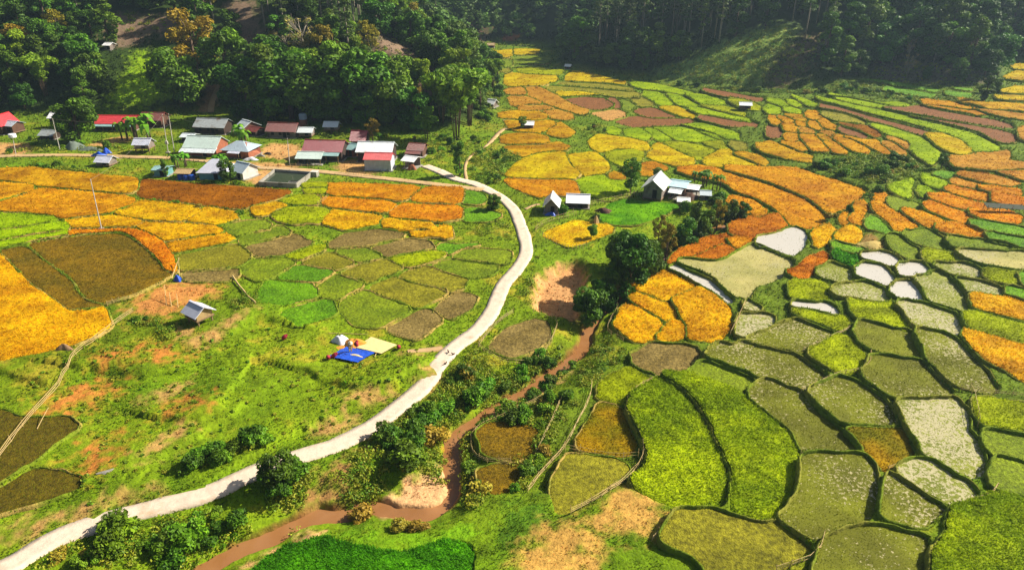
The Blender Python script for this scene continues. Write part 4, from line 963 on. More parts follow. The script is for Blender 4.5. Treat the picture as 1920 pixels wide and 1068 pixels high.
# farm on the right
house('house', 'farmhouse with white roof and brown plank gable near the stream trees', 'house', 1222, 376, 34, 5.6, 2.3, 1.4, -24, 'white', 'grey', ridge='y', over=.5, stilt=.45)
house('shed', 'blue roofed shed behind the white roofed farmhouse', 'shed', 1268, 366, 30, 4.0, 1.9, .5, -24, 'blue', 'brown')
house('shed', 'small lean shed with grey tin roof beside the farmhouse wall', 'shed', 1264, 374, 18, 2.2, 1.5, .3, -24, 'pale', 'dark', open_front=True)
house('shed', 'patched white topped shed at the far right end of the farmyard', 'shed', 1296, 366, 20, 2.6, 1.4, .3, -24, 'white', 'dark', open_front=True)
house('coop', 'grey tin coop under the banana plants right of the farm', 'coop', 1322, 375, 15, 2.0, 1.2, .4, -10, 'slate', 'grey')
house('coop', 'low white roofed coop among bushes in front of the farmhouse', 'coop', 1281, 384, 18, 2.0, .8, .3, -12, 'white', 'bamboo')
house('hut', 'gabled hut with white roof and grey front beside the road bend', 'hut', 1033, 402, 23, 3.6, 1.9, 1.2, -8, 'white', 'grey', ridge='y')
house('shed', 'low shed with lilac grey roof between the gabled hut and the garden', 'shed', 1083, 391, 38, 3.0, 1.4, .9, -6, 'lilac', 'dark')
# fields
house('granary', 'solitary stilt granary with sky blue roof on the near meadow', 'granary', 363, 612, 0, 2.2, .85, .75, -35, 'lilac', 'bamboo', stilt=1.0, over=.45, wm=2.5)
house('field_hut', 'tiny field hut with pale roof in the middle of the yellow terraces', 'hut', 1397, 207, 19, 2.2, 1.0, .5, -10, 'pale', 'brown', stilt=.6)
house('field_hut', 'tiny white roofed field hut among golden fields by the valley track', 'hut', 990, 243, 18, 2.2, .9, .5, -5, 'white', 'brown', stilt=.5)
house('field_hut', 'tiny hut at the foot of the wooded spur above the valley track', 'hut', 919, 201, 14, 2.4, 1.2, .8, -30, 'white', 'grey')
house('field_hut', 'speck of a white hut at the foot of the far dark wood', 'hut', 1064, 130, 9, 2.0, 1.2, .5, -20, 'white', 'brown')
house('field_hut', 'tiny white hut half buried in the left forest', 'hut', 202, 94, 12, 2.4, 1.5, .5, -10, 'white', 'grey')
house('field_hut', 'small hut by the far golden fields at the valley head', 'hut', 920, 90, 12, 2.6, 1.3, .7, -10, 'tan', 'brown')
# net shelter on the right edge
r = empty('net_shelter', at1(1880, 400), -.1); tag(r, 'dark net shelter on posts between orange terraces at the right edge', 'shelter')
MB().slab([(-3.2, -.6, 1.2), (3.2, -.6, 1.0), (3.2, .8, 1.4), (-3.2, .8, 1.6)], .05).build('net', plain('dark_netting', lin(78, 84, 66, .8), .9, 1.0), r)
for x in (-3, -1, 1, 3):
    for y in (-.5, .7): MB().tube([(x, y, -.4), (x, y, 1.6)], .05, 5).build('post', WOOD, r)

# ------------------------------------------------------------------ poles
def pole(px, py, top, label, hpx, arm=False, box=False, base=False):
    p = at1(px, py); s = ppm(p); h = hpx/s/.95; lean_ = (top-px-hpx*(px-960)/(3046-py))/s*.6
    r = empty('utility_pole', p); tag(r, label, 'pole')
    MB().tube([(0, 0, -.5), (lean_*.5, 0, h*.5), (lean_, 0, h)], [.10, .085, .06], 8).build('pole', POLEM, r)
    if arm: MB().box((lean_, 0, h-.3), (1.1, .1, .1)).build('crossarm', WOOD, r)
    if box: MB().box((lean_*.3+.1, -.25, h*.27), (.55, .35, .7)).build('switch_box', POLEM, r)
    if base: MB().lathe([(.55, -.1), (.55, .12), (.4, .2)], 12).build('base', WL['concrete'], r)
    return p+Vector((lean_, 0, h-.1))
tops = [pole(190, 429, 174, 'tall pale concrete pole standing alone among golden fields', 92, base=True),
        pole(112, 281, 102, 'leaning concrete pole in front of the low grey tin shed', 56),
        pole(315, 286, 309, 'concrete pole with a white box beside the village lane', 68, arm=True, box=True, base=True),
        pole(327, 287, 320, 'bare slim concrete pole right of the boxed pole', 70, arm=True),
        pole(543, 309, 541, 'concrete pole by the open sided shed', 48, arm=True),
        pole(29, 289, 28, 'short pole with white drum on top at the left end of the lane', 30)]
p = tops[5]; r = empty('water_drum', p+Vector((0, 0, .1))); tag(r, 'white drum resting on the short pole at the left end of the lane', 'drum')
MB().lathe([(.75, 0), (.8, .1), (.8, .7), (.7, .8)], 14).build('drum_body', WHITEM, r)
def wire(a, b, label):
    L = [a.lerp(b, t)-Vector((0, 0, 1.2*4*t*(1-t))) for t in np.linspace(0, 1, 14)]
    o = MB().tube(L, .018, 4).build('power_line', plain('cable', lin(150, 140, 120, .8), .6) if 'cable' not in bpy.data.materials else bpy.data.materials['cable']); tag(o, label, 'cable')
wire(tops[0], tops[2], 'thin cable from the lone field pole to the boxed pole'); wire(tops[1], tops[2], 'thin cable from the leaning pole to the boxed pole'); wire(tops[3], tops[4], 'thin cable across the village to the pole by the shed')

# ------------------------------------------------------------------ fences: posts and rails along a line on the ground
post_me = {}
def fence(line, label, h=.8, gap=1.3, rails=2, pr=.035, cat='fence', name='bamboo_fence', lean_=.12, rr=.022):
    P = catmull(lift(pts(line)), 5); d = np.r_[0, np.cumsum(np.hypot(*np.diff(P, axis=0).T))]; Ltot = d[-1]
    zs = H(P[:, 0], P[:, 1]); n = max(2, min(95, int(Ltot/gap)+1)); o0 = Vector((P[0, 0], P[0, 1], zs[0]))
    root = empty(name, o0); tag(root, label, cat); key = (round(h, 2), pr)
    first = None
    for i in range(n):
        t = Ltot*i/(n-1); x = np.interp(t, d, P[:, 0]); y = np.interp(t, d, P[:, 1]); z = float(H(np.array([x]), np.array([y]))[0])
        if first is None:
            first = MB().tube([(0, 0, -.4), (0.02, 0, h*.6), (0, .02, h*1.15)], [pr, pr*.9, pr*.75], 5).build('post', BAM, root); q = first
        else:
            q = first.copy(); C.objects.link(q); q.parent = root
        q.location = Vector((x, y, z))-o0; q.rotation_euler = (random.uniform(-lean_, lean_), random.uniform(-lean_, lean_), random.uniform(0, 6)); q.scale = (1, 1, random.uniform(.75, 1.3))
    tt = np.linspace(0, Ltot, max(4, int(Ltot/1.1)))
    for k in range(rails):
        L = []
        for t in tt:
            x = np.interp(t, d, P[:, 0]); y = np.interp(t, d, P[:, 1]); z = float(H(np.array([x]), np.array([y]))[0])
            L.append((x-o0.x+random.uniform(-.05, .05), y-o0.y+random.uniform(-.05, .05), z-o0.z+h*(k+1)/(rails)*.92+random.uniform(-.05, .05)))
        MB().tube(L, rr, 5).build('rail', BAM, root)
    return root
fence("250,585 200,622 160,662 130,702 95,742 50,792 0,858", 'long low bamboo rail fence running down the left meadow from the straw patch', .7, 2.2, 3, rr=.032)
fence("202,573 222,567 245,562", 'short bamboo gate of stacked rails at the corner of the brown field', .7, .7, 3)
fence("437,521 455,545 480,575", 'fallen log barrier beside the hedge at the edge of the small paddies', .35, 1.8, 1, rr=.13, cat='barrier', name='log_barrier')
fence("898,650 916,625 938,603 962,587", 'pale bamboo rail fence on the road side of the fenced stubble plot', .7, 1.1, 3)
fence("1000,586 1040,601 1042,622 1026,650 1002,670 962,682 930,675 898,652", 'curved bamboo fence round the stream side of the fenced stubble plot', .75, 1.0, 2)
fence("1004,436 1018,424 1046,413 1080,405", 'upright stake fence above the sparse yellow plot beside the gabled hut', 1.1, .55, 2)
fence("1012,442 1040,457 1068,470 1100,464", 'thin stake fence along the lower side of the sparse yellow plot', .9, .7, 1)
fence("1104,388 1140,380 1175,373 1205,365", 'woven stake fence between the round lime field and the vegetable garden', 1.1, .6, 2)
fence("1016,742 985,757 950,772 912,784 890,800 882,828 905,862 958,868", 'curved pale fence round the dim plot beside the lower stream', .7, 1.1, 3)
fence("1055,745 1040,780 1025,812 1006,852", 'fence running down the right side of the dim plot by the stream', .7, 1.1, 3)
fence("1110,720 1105,750 1080,800 1058,841 1010,895 990,922", 'double rail fence running down the bank left of the orange brown plot', .7, 1.2, 3, rr=.026)
fence("1232,712 1205,725 1182,746 1175,765 1190,801 1205,838 1200,872 1172,902 1130,931 1070,963", 'long curved fence wrapping the left side of the big green paddies', .8, 1.1, 3, rr=.026)
fence("1060,845 1110,853 1150,860 1196,858", 'rail fence across the foot of the orange brown plot', .8, 1.2, 2)
fence("1155,540 1158,570 1143,600 1141,622 1168,641", 'fence round the left end of the golden fan shaped fields', .7, 1.1, 2)
fence("1400,561 1384,600 1369,628", 'fence on the right side of the golden fan shaped fields', .8, 1.2, 3)
fence("1505,658 1550,638 1592,617", 'bamboo rails above the bright yellow green paddy', .5, 1.2, 3)
fence("1502,735 1540,716 1578,703 1608,697 1628,686 1632,662", 'bent bamboo fence below the bright yellow green paddy', .6, 1.1, 3)
fence("1500,853 1560,860 1622,865", 'straight rails along the top of a large olive paddy', .5, 1.4, 3)
fence("1664,882 1700,868 1730,858", 'broad bundle of pale rails by the speckled paddy', .5, 1.1, 4)
fence("1222,1014 1245,988 1268,957", 'short rail fence at the right tip of the straw bank', .5, 1.0, 3)
fence("1545,1005 1533,1035 1500,1056 1455,1070", 'curved rail fence at the bottom between two olive paddies', .6, 1.1, 3)
fence("1828,938 1855,930 1870,912", 'short rails at the corner of the large green paddy', .5, .9, 3)
fence("1816,733 1826,762 1832,800", 'row of leaning sticks on the bund right of the white puddle paddy', 1.1, .9, 1)
fence("1800,731 1860,738 1930,745", 'rails on the bund at the right edge of the terraces', .6, 1.4, 3)
fence("545,313 600,316 640,319", 'low rails in front of the open sided shed', .7, 1.2, 2)
fence("640,324 680,329 720,331", 'dark picket fence in front of the earth yard', .8, .6, 2)
fence("614,372 606,380 596,385", 'short fence at the left end of the orange plots', .8, .7, 2)

# ------------------------------------------------------------------ grain drying on the near meadow
def flat_sheet(name, label, cat, corners, mat, sag, folds=.04, n=22):
    q = [at1(*c) for c in corners]; V = []
    for i in range(n+1):
        for j in range(n+1):
            u, v = i/n, j/n; p = q[0]*(1-u)*(1-v)+q[1]*u*(1-v)+q[2]*u*v+q[3]*(1-u)*v
            zz = float(H(np.array([p.x]), np.array([p.y]))[0])
            V.append((p.x, p.y, max(p.z, zz)+sag+folds*float(fbm(np.array([u*9]), np.array([v*9]), 5)[0])))
    F = [(i*(n+1)+j, (i+1)*(n+1)+j, (i+1)*(n+1)+j+1, i*(n+1)+j+1) for i in range(n) for j in range(n)]
    return tag(mesh_np(name, V, F, mat, smooth=True), label, cat)
flat_sheet('tarpaulin', 'creased blue tarpaulin spread on the meadow for threshing', 'tarpaulin', [(616, 676), (672, 687), (704, 664), (650, 653)], TARP, .16, .16)
flat_sheet('drying_mat', 'pale square of rice grain drying beside the blue tarpaulin', 'grain mat', [(667, 653), (716, 667), (745, 648), (696, 633)], GRAIN, .14, .05)
def heap(name, label, cat, px, py, rx, ry, hz, mat, rot=0, seed=1, lump=.35, ridge=None):
    p = at1(px, py); V = []; F = []; k = 18; rn = 7
    for i in range(rn+1):
        t = i/rn
        for j in range(k):
            a = 2*math.pi*j/k; x = rx*t*math.cos(a); y = ry*t*math.sin(a)
            nz = float(fbm(np.array([x*1.7+seed]), np.array([y*1.7]), seed)[0])-.5; edge = 1+.3*math.sin(3*a+seed)*t
            V.append((x*edge*math.cos(rot)-y*edge*math.sin(rot), x*edge*math.sin(rot)+y*edge*math.cos(rot), hz*(1-t**1.8)+nz*lump*hz*2*(1-t)-.03))
    for i in range(rn):
        for j in range(k): F.append((i*k+j, (i+1)*k+j, (i+1)*k+(j+1) % k, i*k+(j+1) % k))
    o = mesh_np(name, V, F, mat, smooth=True); o.location = p+Vector((0, 0, .03)); return tag(o, label, cat)
o = heap('grain_heap', 'long low heap of grain on the blue tarpaulin', 'grain heap', 667, 672, 1.1, .28, .2, GRAIN, -.3, 3); o.location.z += .22
heap('white_sheet_heap', 'crumpled heap of white sheeting behind the blue tarpaulin', 'sheet', 638, 641, 1.0, .9, 1.0, WHITEM, 0, 5, .6)
heap('straw_pile', 'rounded pile of orange straw behind the person on the tarpaulin', 'straw pile', 664, 646, 1.4, 1.1, .9, STRAW, 0, 7)
heap('straw_spread', 'thin spread of yellow straw left of the tarpaulin', 'straw', 640, 652, 2.2, .6, .15, STRAW, .35, 8)
for px, py, lb in [(533, 637, 'lone red sack lying on the open meadow'), (748, 655, 'red sack at the right corner of the pale drying mat'), (671, 649, 'upright red sack between the straw pile and the drying mat'), (617, 680, 'dark red sack at the left corner of the tarpaulin'), (627, 676, 'pinkish red sack lying on the tarpaulin corner')]:
    r = empty('sack', at1(px, py), random.uniform(0, 3)); tag(r, lb, 'sack', 'filled grain sacks')
    b = MB().lathe([(.05, 0), (.30, .02), (.36, .2), (.34, .42), (.22, .56), (.1, .62)], 12).build('sack_body', REDM, r, True); b.rotation_euler = (.9 if 'upright' not in lb else 0, 0, 0); b.scale = (.75, .75, 1.25); b.location = (0, .2, .2 if 'upright' not in lb else 0)
    t = MB().lathe([(.1, 0), (.07, .06), (.16, .2)], 10).build('sack_neck', REDM, r, True); t.location = (0, -.28, .55) if 'upright' not in lb else (0, 0, .6); t.rotation_euler = b.rotation_euler
def stick(a, b, label, rad=.05, za=.12, zb=.12, cat='bamboo pole'):
    p, q = at1(*a), at1(*b); o = MB().tube([p+Vector((0, 0, za)), (p+q)/2+Vector((0, 0, (za+zb)/2+.03)), q+Vector((0, 0, zb))], [rad, rad*.9, rad*.7], 6).build('bamboo_pole', BAM); return tag(o, label, cat)
stick((617, 626), (690, 628), 'long bamboo pole lying behind the white sheeting'); stick((703, 673), (706, 664), 'short pale bamboo stick at the right edge of the tarpaulin')
stick((312, 575), (313, 553), 'upright bamboo stake left of the solitary granary', .05, -.3, 1.6); stick((322, 578), (321, 562), 'second short stake nearer the solitary granary', .05, -.3, 1.2); stick((334, 580), (334, 563), 'short stake on the grass next to the granary roof', .05, -.3, 1.0)
stick((70, 805), (95, 775), 'bare branch leaning on the meadow fence', .04, .1, .8)
stick((322, 523), (340, 501), 'leaning bamboo pole at the corner of the golden strip', .07, .1, 1.6); stick((337, 519), (339, 503), 'upright bamboo pole above the blue cloth', .05, 0, 1.6)
heap('blue_cloth', 'crumpled blue cloth hanging by bamboo poles at the golden strip corner', 'cloth', 334, 526, .55, .5, 1.1, TARP, 0, 4, .5)
heap('rubbish_heap', 'scatter of pale rubbish on the low bank near the bottom left', 'rubbish', 205, 889, .9, .3, .14, WL['concrete'], .4, 6, .8)
heap('dirt_mound', 'small brown dirt mound at the edge of the yellow paddy', 'mound', 124, 662, 1.0, .6, .7, wallm('mound_earth', (150, 118, 86), (100, 76, 52)), 0, 9, .6)

# person threshing on the tarpaulin: one skinned body, clothes and hat as children
def skin_mesh(name, V, E, R, mat, parent, root_i=0, lv=1):
    me = bpy.data.meshes.new(name); me.from_pydata(V, E, []); o = bpy.data.objects.new(name, me); C.objects.link(o); o.parent = parent
    sk = o.modifiers.new('skin', 'SKIN')
    for i, r_ in enumerate(R): me.skin_vertices[0].data[i].radius = (r_, r_)
    for d_ in me.skin_vertices[0].data: d_.use_root = False
    me.skin_vertices[0].data[root_i].use_root = True
    if lv: s_ = o.modifiers.new('sub', 'SUBSURF'); s_.levels = lv; s_.render_levels = lv
    me.materials.append(mat); return o
pp = at1(658, 664)+Vector((0, 0, .2)); pr_ = empty('person', pp, .5); tag(pr_, 'person in a grey shirt, yellow trousers and pale conical hat bending over the blue tarpaulin', 'person')
SKINM = plain('skin', lin(170, 120, 88, .8), .6); SHIRT = plain('grey_shirt', lin(120, 126, 130, .8), .85); TROUS = plain('yellow_trousers', lin(206, 178, 50, .8), .85); HAT = plain('palm_leaf_hat', lin(226, 214, 186, .85), .8)
V = [(0, .05, .86), (0, -.05, 1.05), (0, -.22, 1.25), (0, -.3, 1.36), (0, -.36, 1.44), (0, -.42, 1.54), (.11, .04, .82), (.13, .02, .45), (.13, .06, .08), (.13, -.1, .03), (-.11, .04, .82), (-.15, -.06, .45), (-.15, 0, .08), (-.15, -.16, .03),
     (.18, -.24, 1.28), (.22, -.36, 1.04), (.16, -.56, .9), (.14, -.64, .85), (-.18, -.24, 1.28), (-.23, -.38, 1.05), (-.14, -.58, .92), (-.12, -.66, .87)]
E_ = [(0, 1), (1, 2), (2, 3), (3, 4), (4, 5), (0, 6), (6, 7), (7, 8), (8, 9), (0, 10), (10, 11), (11, 12), (12, 13), (2, 14), (14, 15), (15, 16), (16, 17), (2, 18), (18, 19), (19, 20), (20, 21)]
R_ = [.14, .13, .15, .06, .085, .09, .095, .065, .045, .045, .095, .065, .045, .045, .06, .045, .034, .035, .06, .045, .034, .035]
for s_, wi in ((1, 17), (-1, 21)):
    bx = V[wi]
    for k in range(5):
        i0 = len(V); off = (k-2)*.018; ln = [.05, .085, .095, .085, .065][k]
        V += [(bx[0]+off, bx[1]-.04-ln*.4, bx[2]-.02), (bx[0]+off, bx[1]-.05-ln*.6, bx[2]-.05-ln*.4)]; E_ += [(wi, i0), (i0, i0+1)]; R_ += [.009, .008]
skin_mesh('body', V, E_, R_, SKINM, pr_)
skin_mesh('shirt', [V[i] for i in (0, 1, 2, 14, 15, 18, 19)], [(0, 1), (1, 2), (2, 3), (3, 4), (2, 5), (5, 6)], [.16, .155, .175, .08, .062, .08, .062], SHIRT, pr_)
skin_mesh('trousers', [V[i] for i in (0, 6, 7, 8, 10, 11, 12)], [(0, 1), (1, 2), (2, 3), (0, 4), (4, 5), (5, 6)], [.165, .115, .085, .06, .115, .085, .06], TROUS, pr_)
h_ = MB().lathe([(.29, -.02), (.28, 0), (.02, .2)], 16).build('hat', HAT, pr_); h_.location = (0, -.42, 1.57); h_.rotation_euler = (.45, 0, 0)

# chickens on the road
CHK = plain('dark_feathers', lin(70, 44, 32, .8), .8)
def chicken(px, py, rz, label):
    r = empty('chicken', at1(px, py)+Vector((0, 0, .11)), rz); tag(r, label, 'chicken')
    skin_mesh('body', [(0, -.14, .2), (0, 0, .2), (0, .14, .24), (0, .2, .33), (0, .25, .38), (0, .31, .37), (0, -.26, .33), (.05, .02, .12), (.05, .03, .02), (-.05, .02, .12), (-.05, .03, .02)], [(0, 1), (1, 2), (2, 3), (3, 4), (4, 5), (0, 6), (1, 7), (7, 8), (1, 9), (9, 10)], [.09, .12, .085, .045, .05, .015, .03, .03, .014, .03, .014], CHK, r, 1)
chicken(841, 663, .4, 'dark brown chicken on the road, nearest the meadow side'); chicken(850, 667, 1.6, 'dark chicken near the right edge of the road'); chicken(836, 686, 2.6, 'lone chicken further down the road')

# walled pond, tanks, barrels, tarps in the village
pq = [at1(*c) for c in [(487, 349), (556, 353), (585, 331), (516, 325)]]; pc_ = sum(pq, Vector())/4; zt_ = max(v.z for v in pq)+.1
r = empty('walled_pond', Vector((pc_.x, pc_.y, zt_))); tag(r, 'grey concrete walled pond with dull green water between the lane and the brown field', 'pond')
for a, b in zip(pq, pq[1:]+pq[:1]):
    a_ = Vector((a.x-pc_.x, a.y-pc_.y, 0)); b_ = Vector((b.x-pc_.x, b.y-pc_.y, 0)); n_ = (b_-a_).cross(Vector((0, 0, 1))).normalized()*.12
    MB().add([tuple(a_-n_+Vector((0, 0, -1))), tuple(b_-n_+Vector((0, 0, -1))), tuple(b_+n_+Vector((0, 0, -1))), tuple(a_+n_+Vector((0, 0, -1))), tuple(a_-n_+Vector((0, 0, .85))), tuple(b_-n_+Vector((0, 0, .85))), tuple(b_+n_+Vector((0, 0, .85))), tuple(a_+n_+Vector((0, 0, .85)))],
             [(0, 3, 2, 1), (4, 5, 6, 7), (0, 1, 5, 4), (1, 2, 6, 5), (2, 3, 7, 6), (3, 0, 4, 7)]).build('wall', WL['concrete'], r)
mesh_np('pond_surface', [(a.x-pc_.x, a.y-pc_.y, .3) for a in pq], [(0, 1, 2, 3)], M['pond'], parent=r)
r = empty('concrete_tank', at1(591, 331), -.2); tag(r, 'square grey concrete tank beside the walled pond', 'tank')
t_ = MB(); t_.box((0, 0, .5), (1.3, 1.2, 1.2)); t_.build('tank_body', WL['concrete'], r); MB().box((0, 0, 1.13), (1.45, 1.35, .1)).build('lid', WL['white'], r)
r = empty('feed_trough', at1(552, 345), -.1); tag(r, 'pale trough at the near corner of the walled pond', 'trough')
MB().box((0, 0, .3), (2.0, .8, .5)).build('trough_body', WL['white'], r); MB().box((0, 0, .57), (1.8, .6, .06)).build('trough_inside', DARK, r)
r = empty('water_tank', at1(570, 236)); tag(r, 'blue grey water tank on a brick tower behind the plank house', 'water tank')
MB().box((0, 0, .8), (1.5, 1.5, 1.9)).build('tower', WL['brick'], r); MB().lathe([(.95, 0), (1.0, .1), (1.0, 1.2), (.8, 1.45), (.2, 1.5)], 16, (0, 0, 1.75)).build('tank_body', RF['slate'], r)
for px, py, lb in [(340, 338, 'left blue barrel under the thatch topped shed'), (350, 339, 'middle blue barrel under the thatch topped shed'), (361, 339, 'right blue barrel beside the pyramid roofed house')]:
    r = empty('barrel', at1(px, py-1)); tag(r, lb, 'barrel', 'blue barrels'); MB().lathe([(.5, 0), (.56, .08), (.58, .55), (.56, 1.0), (.5, 1.1)], 14).build('barrel_body', WL['blue'], r); MB().lathe([(.46, 0), (.46, .05)], 14, (0, 0, 1.1)).build('lid', WL['blue'], r)
heap('tarp_bundle', 'blue tarp bundle at the lane edge behind the lilac roofed hut', 'tarp', 187, 293, 1.7, .8, .9, TARP, 0, 11, .4)
heap('tarp_bundle', 'blue tarp draped over stacked wood above the lane', 'tarp', 200, 287, 1.2, .7, 1.3, TARP, -.5, 12, .4)
heap('net_cover', 'grey green net cover pitched like a tent above the lane', 'net cover', 140, 279, 2.1, 1.2, 1.9, GREYNET, .3, 13, .3)
heap('net_cover', 'low grey net sheet over a seed bed right of the pitched net', 'net cover', 168, 281, 3.0, 1.0, .7, GREYNET, -.1, 14, .5)
heap('brick_pile', 'stack of reddish bricks beside the propped shack', 'bricks', 772, 318, .9, .7, 1.4, WL['brick'], 0, 15, .2)
heap('white_sack_pile', 'pale tarp covered heap by the blue grey roofed house', 'heap', 470, 300, 1.6, .7, .7, WHITEM, .2, 16, .4)
heap('blue_bundle', 'dark blue bundle against the front of the gabled hut', 'bundle', 1033, 404, 1.0, .45, .8, TARP, 0, 17, .5)
heap('earth_pile', 'dark earth pile at the left corner of the vegetable garden', 'earth pile', 1132, 397, 1.6, .8, .8, wallm('dark_earth', (92, 58, 42), (60, 42, 30)), 0, 18, .5)
heap('wood_pile', 'brown stack of brush beside the blue roofed shed', 'brush pile', 1290, 372, 2.2, 1.2, 1.2, WL['brown'], 0, 19, .8)
heap('red_bundle', 'small red bundle on the bund between orange fields', 'bundle', 1324, 321, .8, .5, .7, REDM, 0, 20, .5)
for i, (px, py) in enumerate([(490, 293), (503, 289)]): heap('log_pile', ['pale plank stack on the orange earth yard', 'dark log heap on the orange earth yard'][i], 'planks', px, py, .9, .5, .6, [WL['concrete'], WL['dark']][i], 0, 22+i, .5)
heap('straw_heap', 'flattened yellow straw heap on a terrace corner above the white paddies', 'straw', 1632, 460, 2.4, 1.6, .5, plain('yellow_straw', lin(190, 165, 90, .85), .9, 4.0, .6, 1.2), .3, 25, .6)
heap('straw_stack', 'small upright straw stack beside the vegetable garden', 'straw stack', 1117, 420, .55, .45, 1.7, WL['bamboo'], 0, 26, .2)
# ------------------------------------------------------------------ trees, shrubs and other plants
class LC:
    "leaf cloud: many small leaves spread on and in clumps"
    def __init__(s, seed): s.r = np.random.default_rng(seed); s.V = []; s.C = []
    def clump(s, c, rad, n, size, c1, c2, shell=.55, up=.25, elong=1.7, droop=0.0):
        r = s.r; d = r.normal(size=(n, 3)); d /= np.linalg.norm(d, axis=1)[:, None]; q = (shell+(1-shell)*r.uniform(0, 1, (n, 1))**.6)
        P = np.asarray(c)+d*np.asarray(rad)*q; nrm = d*.55+r.normal(size=(n, 3))*.5+[0, 0, up]; nrm /= np.linalg.norm(nrm, axis=1)[:, None]
        t = np.cross(nrm, r.normal(size=(n, 3))); t[:, 2] -= droop; t -= nrm*np.sum(t*nrm, 1)[:, None]; t /= np.linalg.norm(t, axis=1)[:, None]+1e-9; b = np.cross(nrm, t)
        sz = size*r.uniform(.6, 1.3, (n, 1)); t = t*sz*elong*.5; b = b*sz*.5
        s.V.append(np.stack([P-t, P+b*.9-t*.1, P+t, P-b*.9-t*.1], 1)); m = r.uniform(0, 1, (n, 1))*.75+.25*r.uniform()
        s.C.append(np.repeat((np.asarray(c1)*(1-m)+np.asarray(c2)*m)[:, None, :], 4, 1))
    def arrays(s):
        V = np.concatenate(s.V).reshape(-1, 3); return V, np.arange(len(V)).reshape(-1, 4), np.concatenate(s.C).reshape(-1, 3)
def g(r, gg, b): return lin(r, gg, b, 1.0)*np.array([1.18, 1.06, .6])
BARK1, BARK2 = lin(120, 100, 80, .7), lin(170, 158, 140, .8)
def trunk_mesh(limbs, col, name='trunk'):
    mb = MB()
    for P, R in limbs: mb.tube(P, R, 6)
    o = mesh_np(name, mb.v, mb.f, M['bark'], np.tile(col, (len(mb.v), 1)), smooth=True); return o
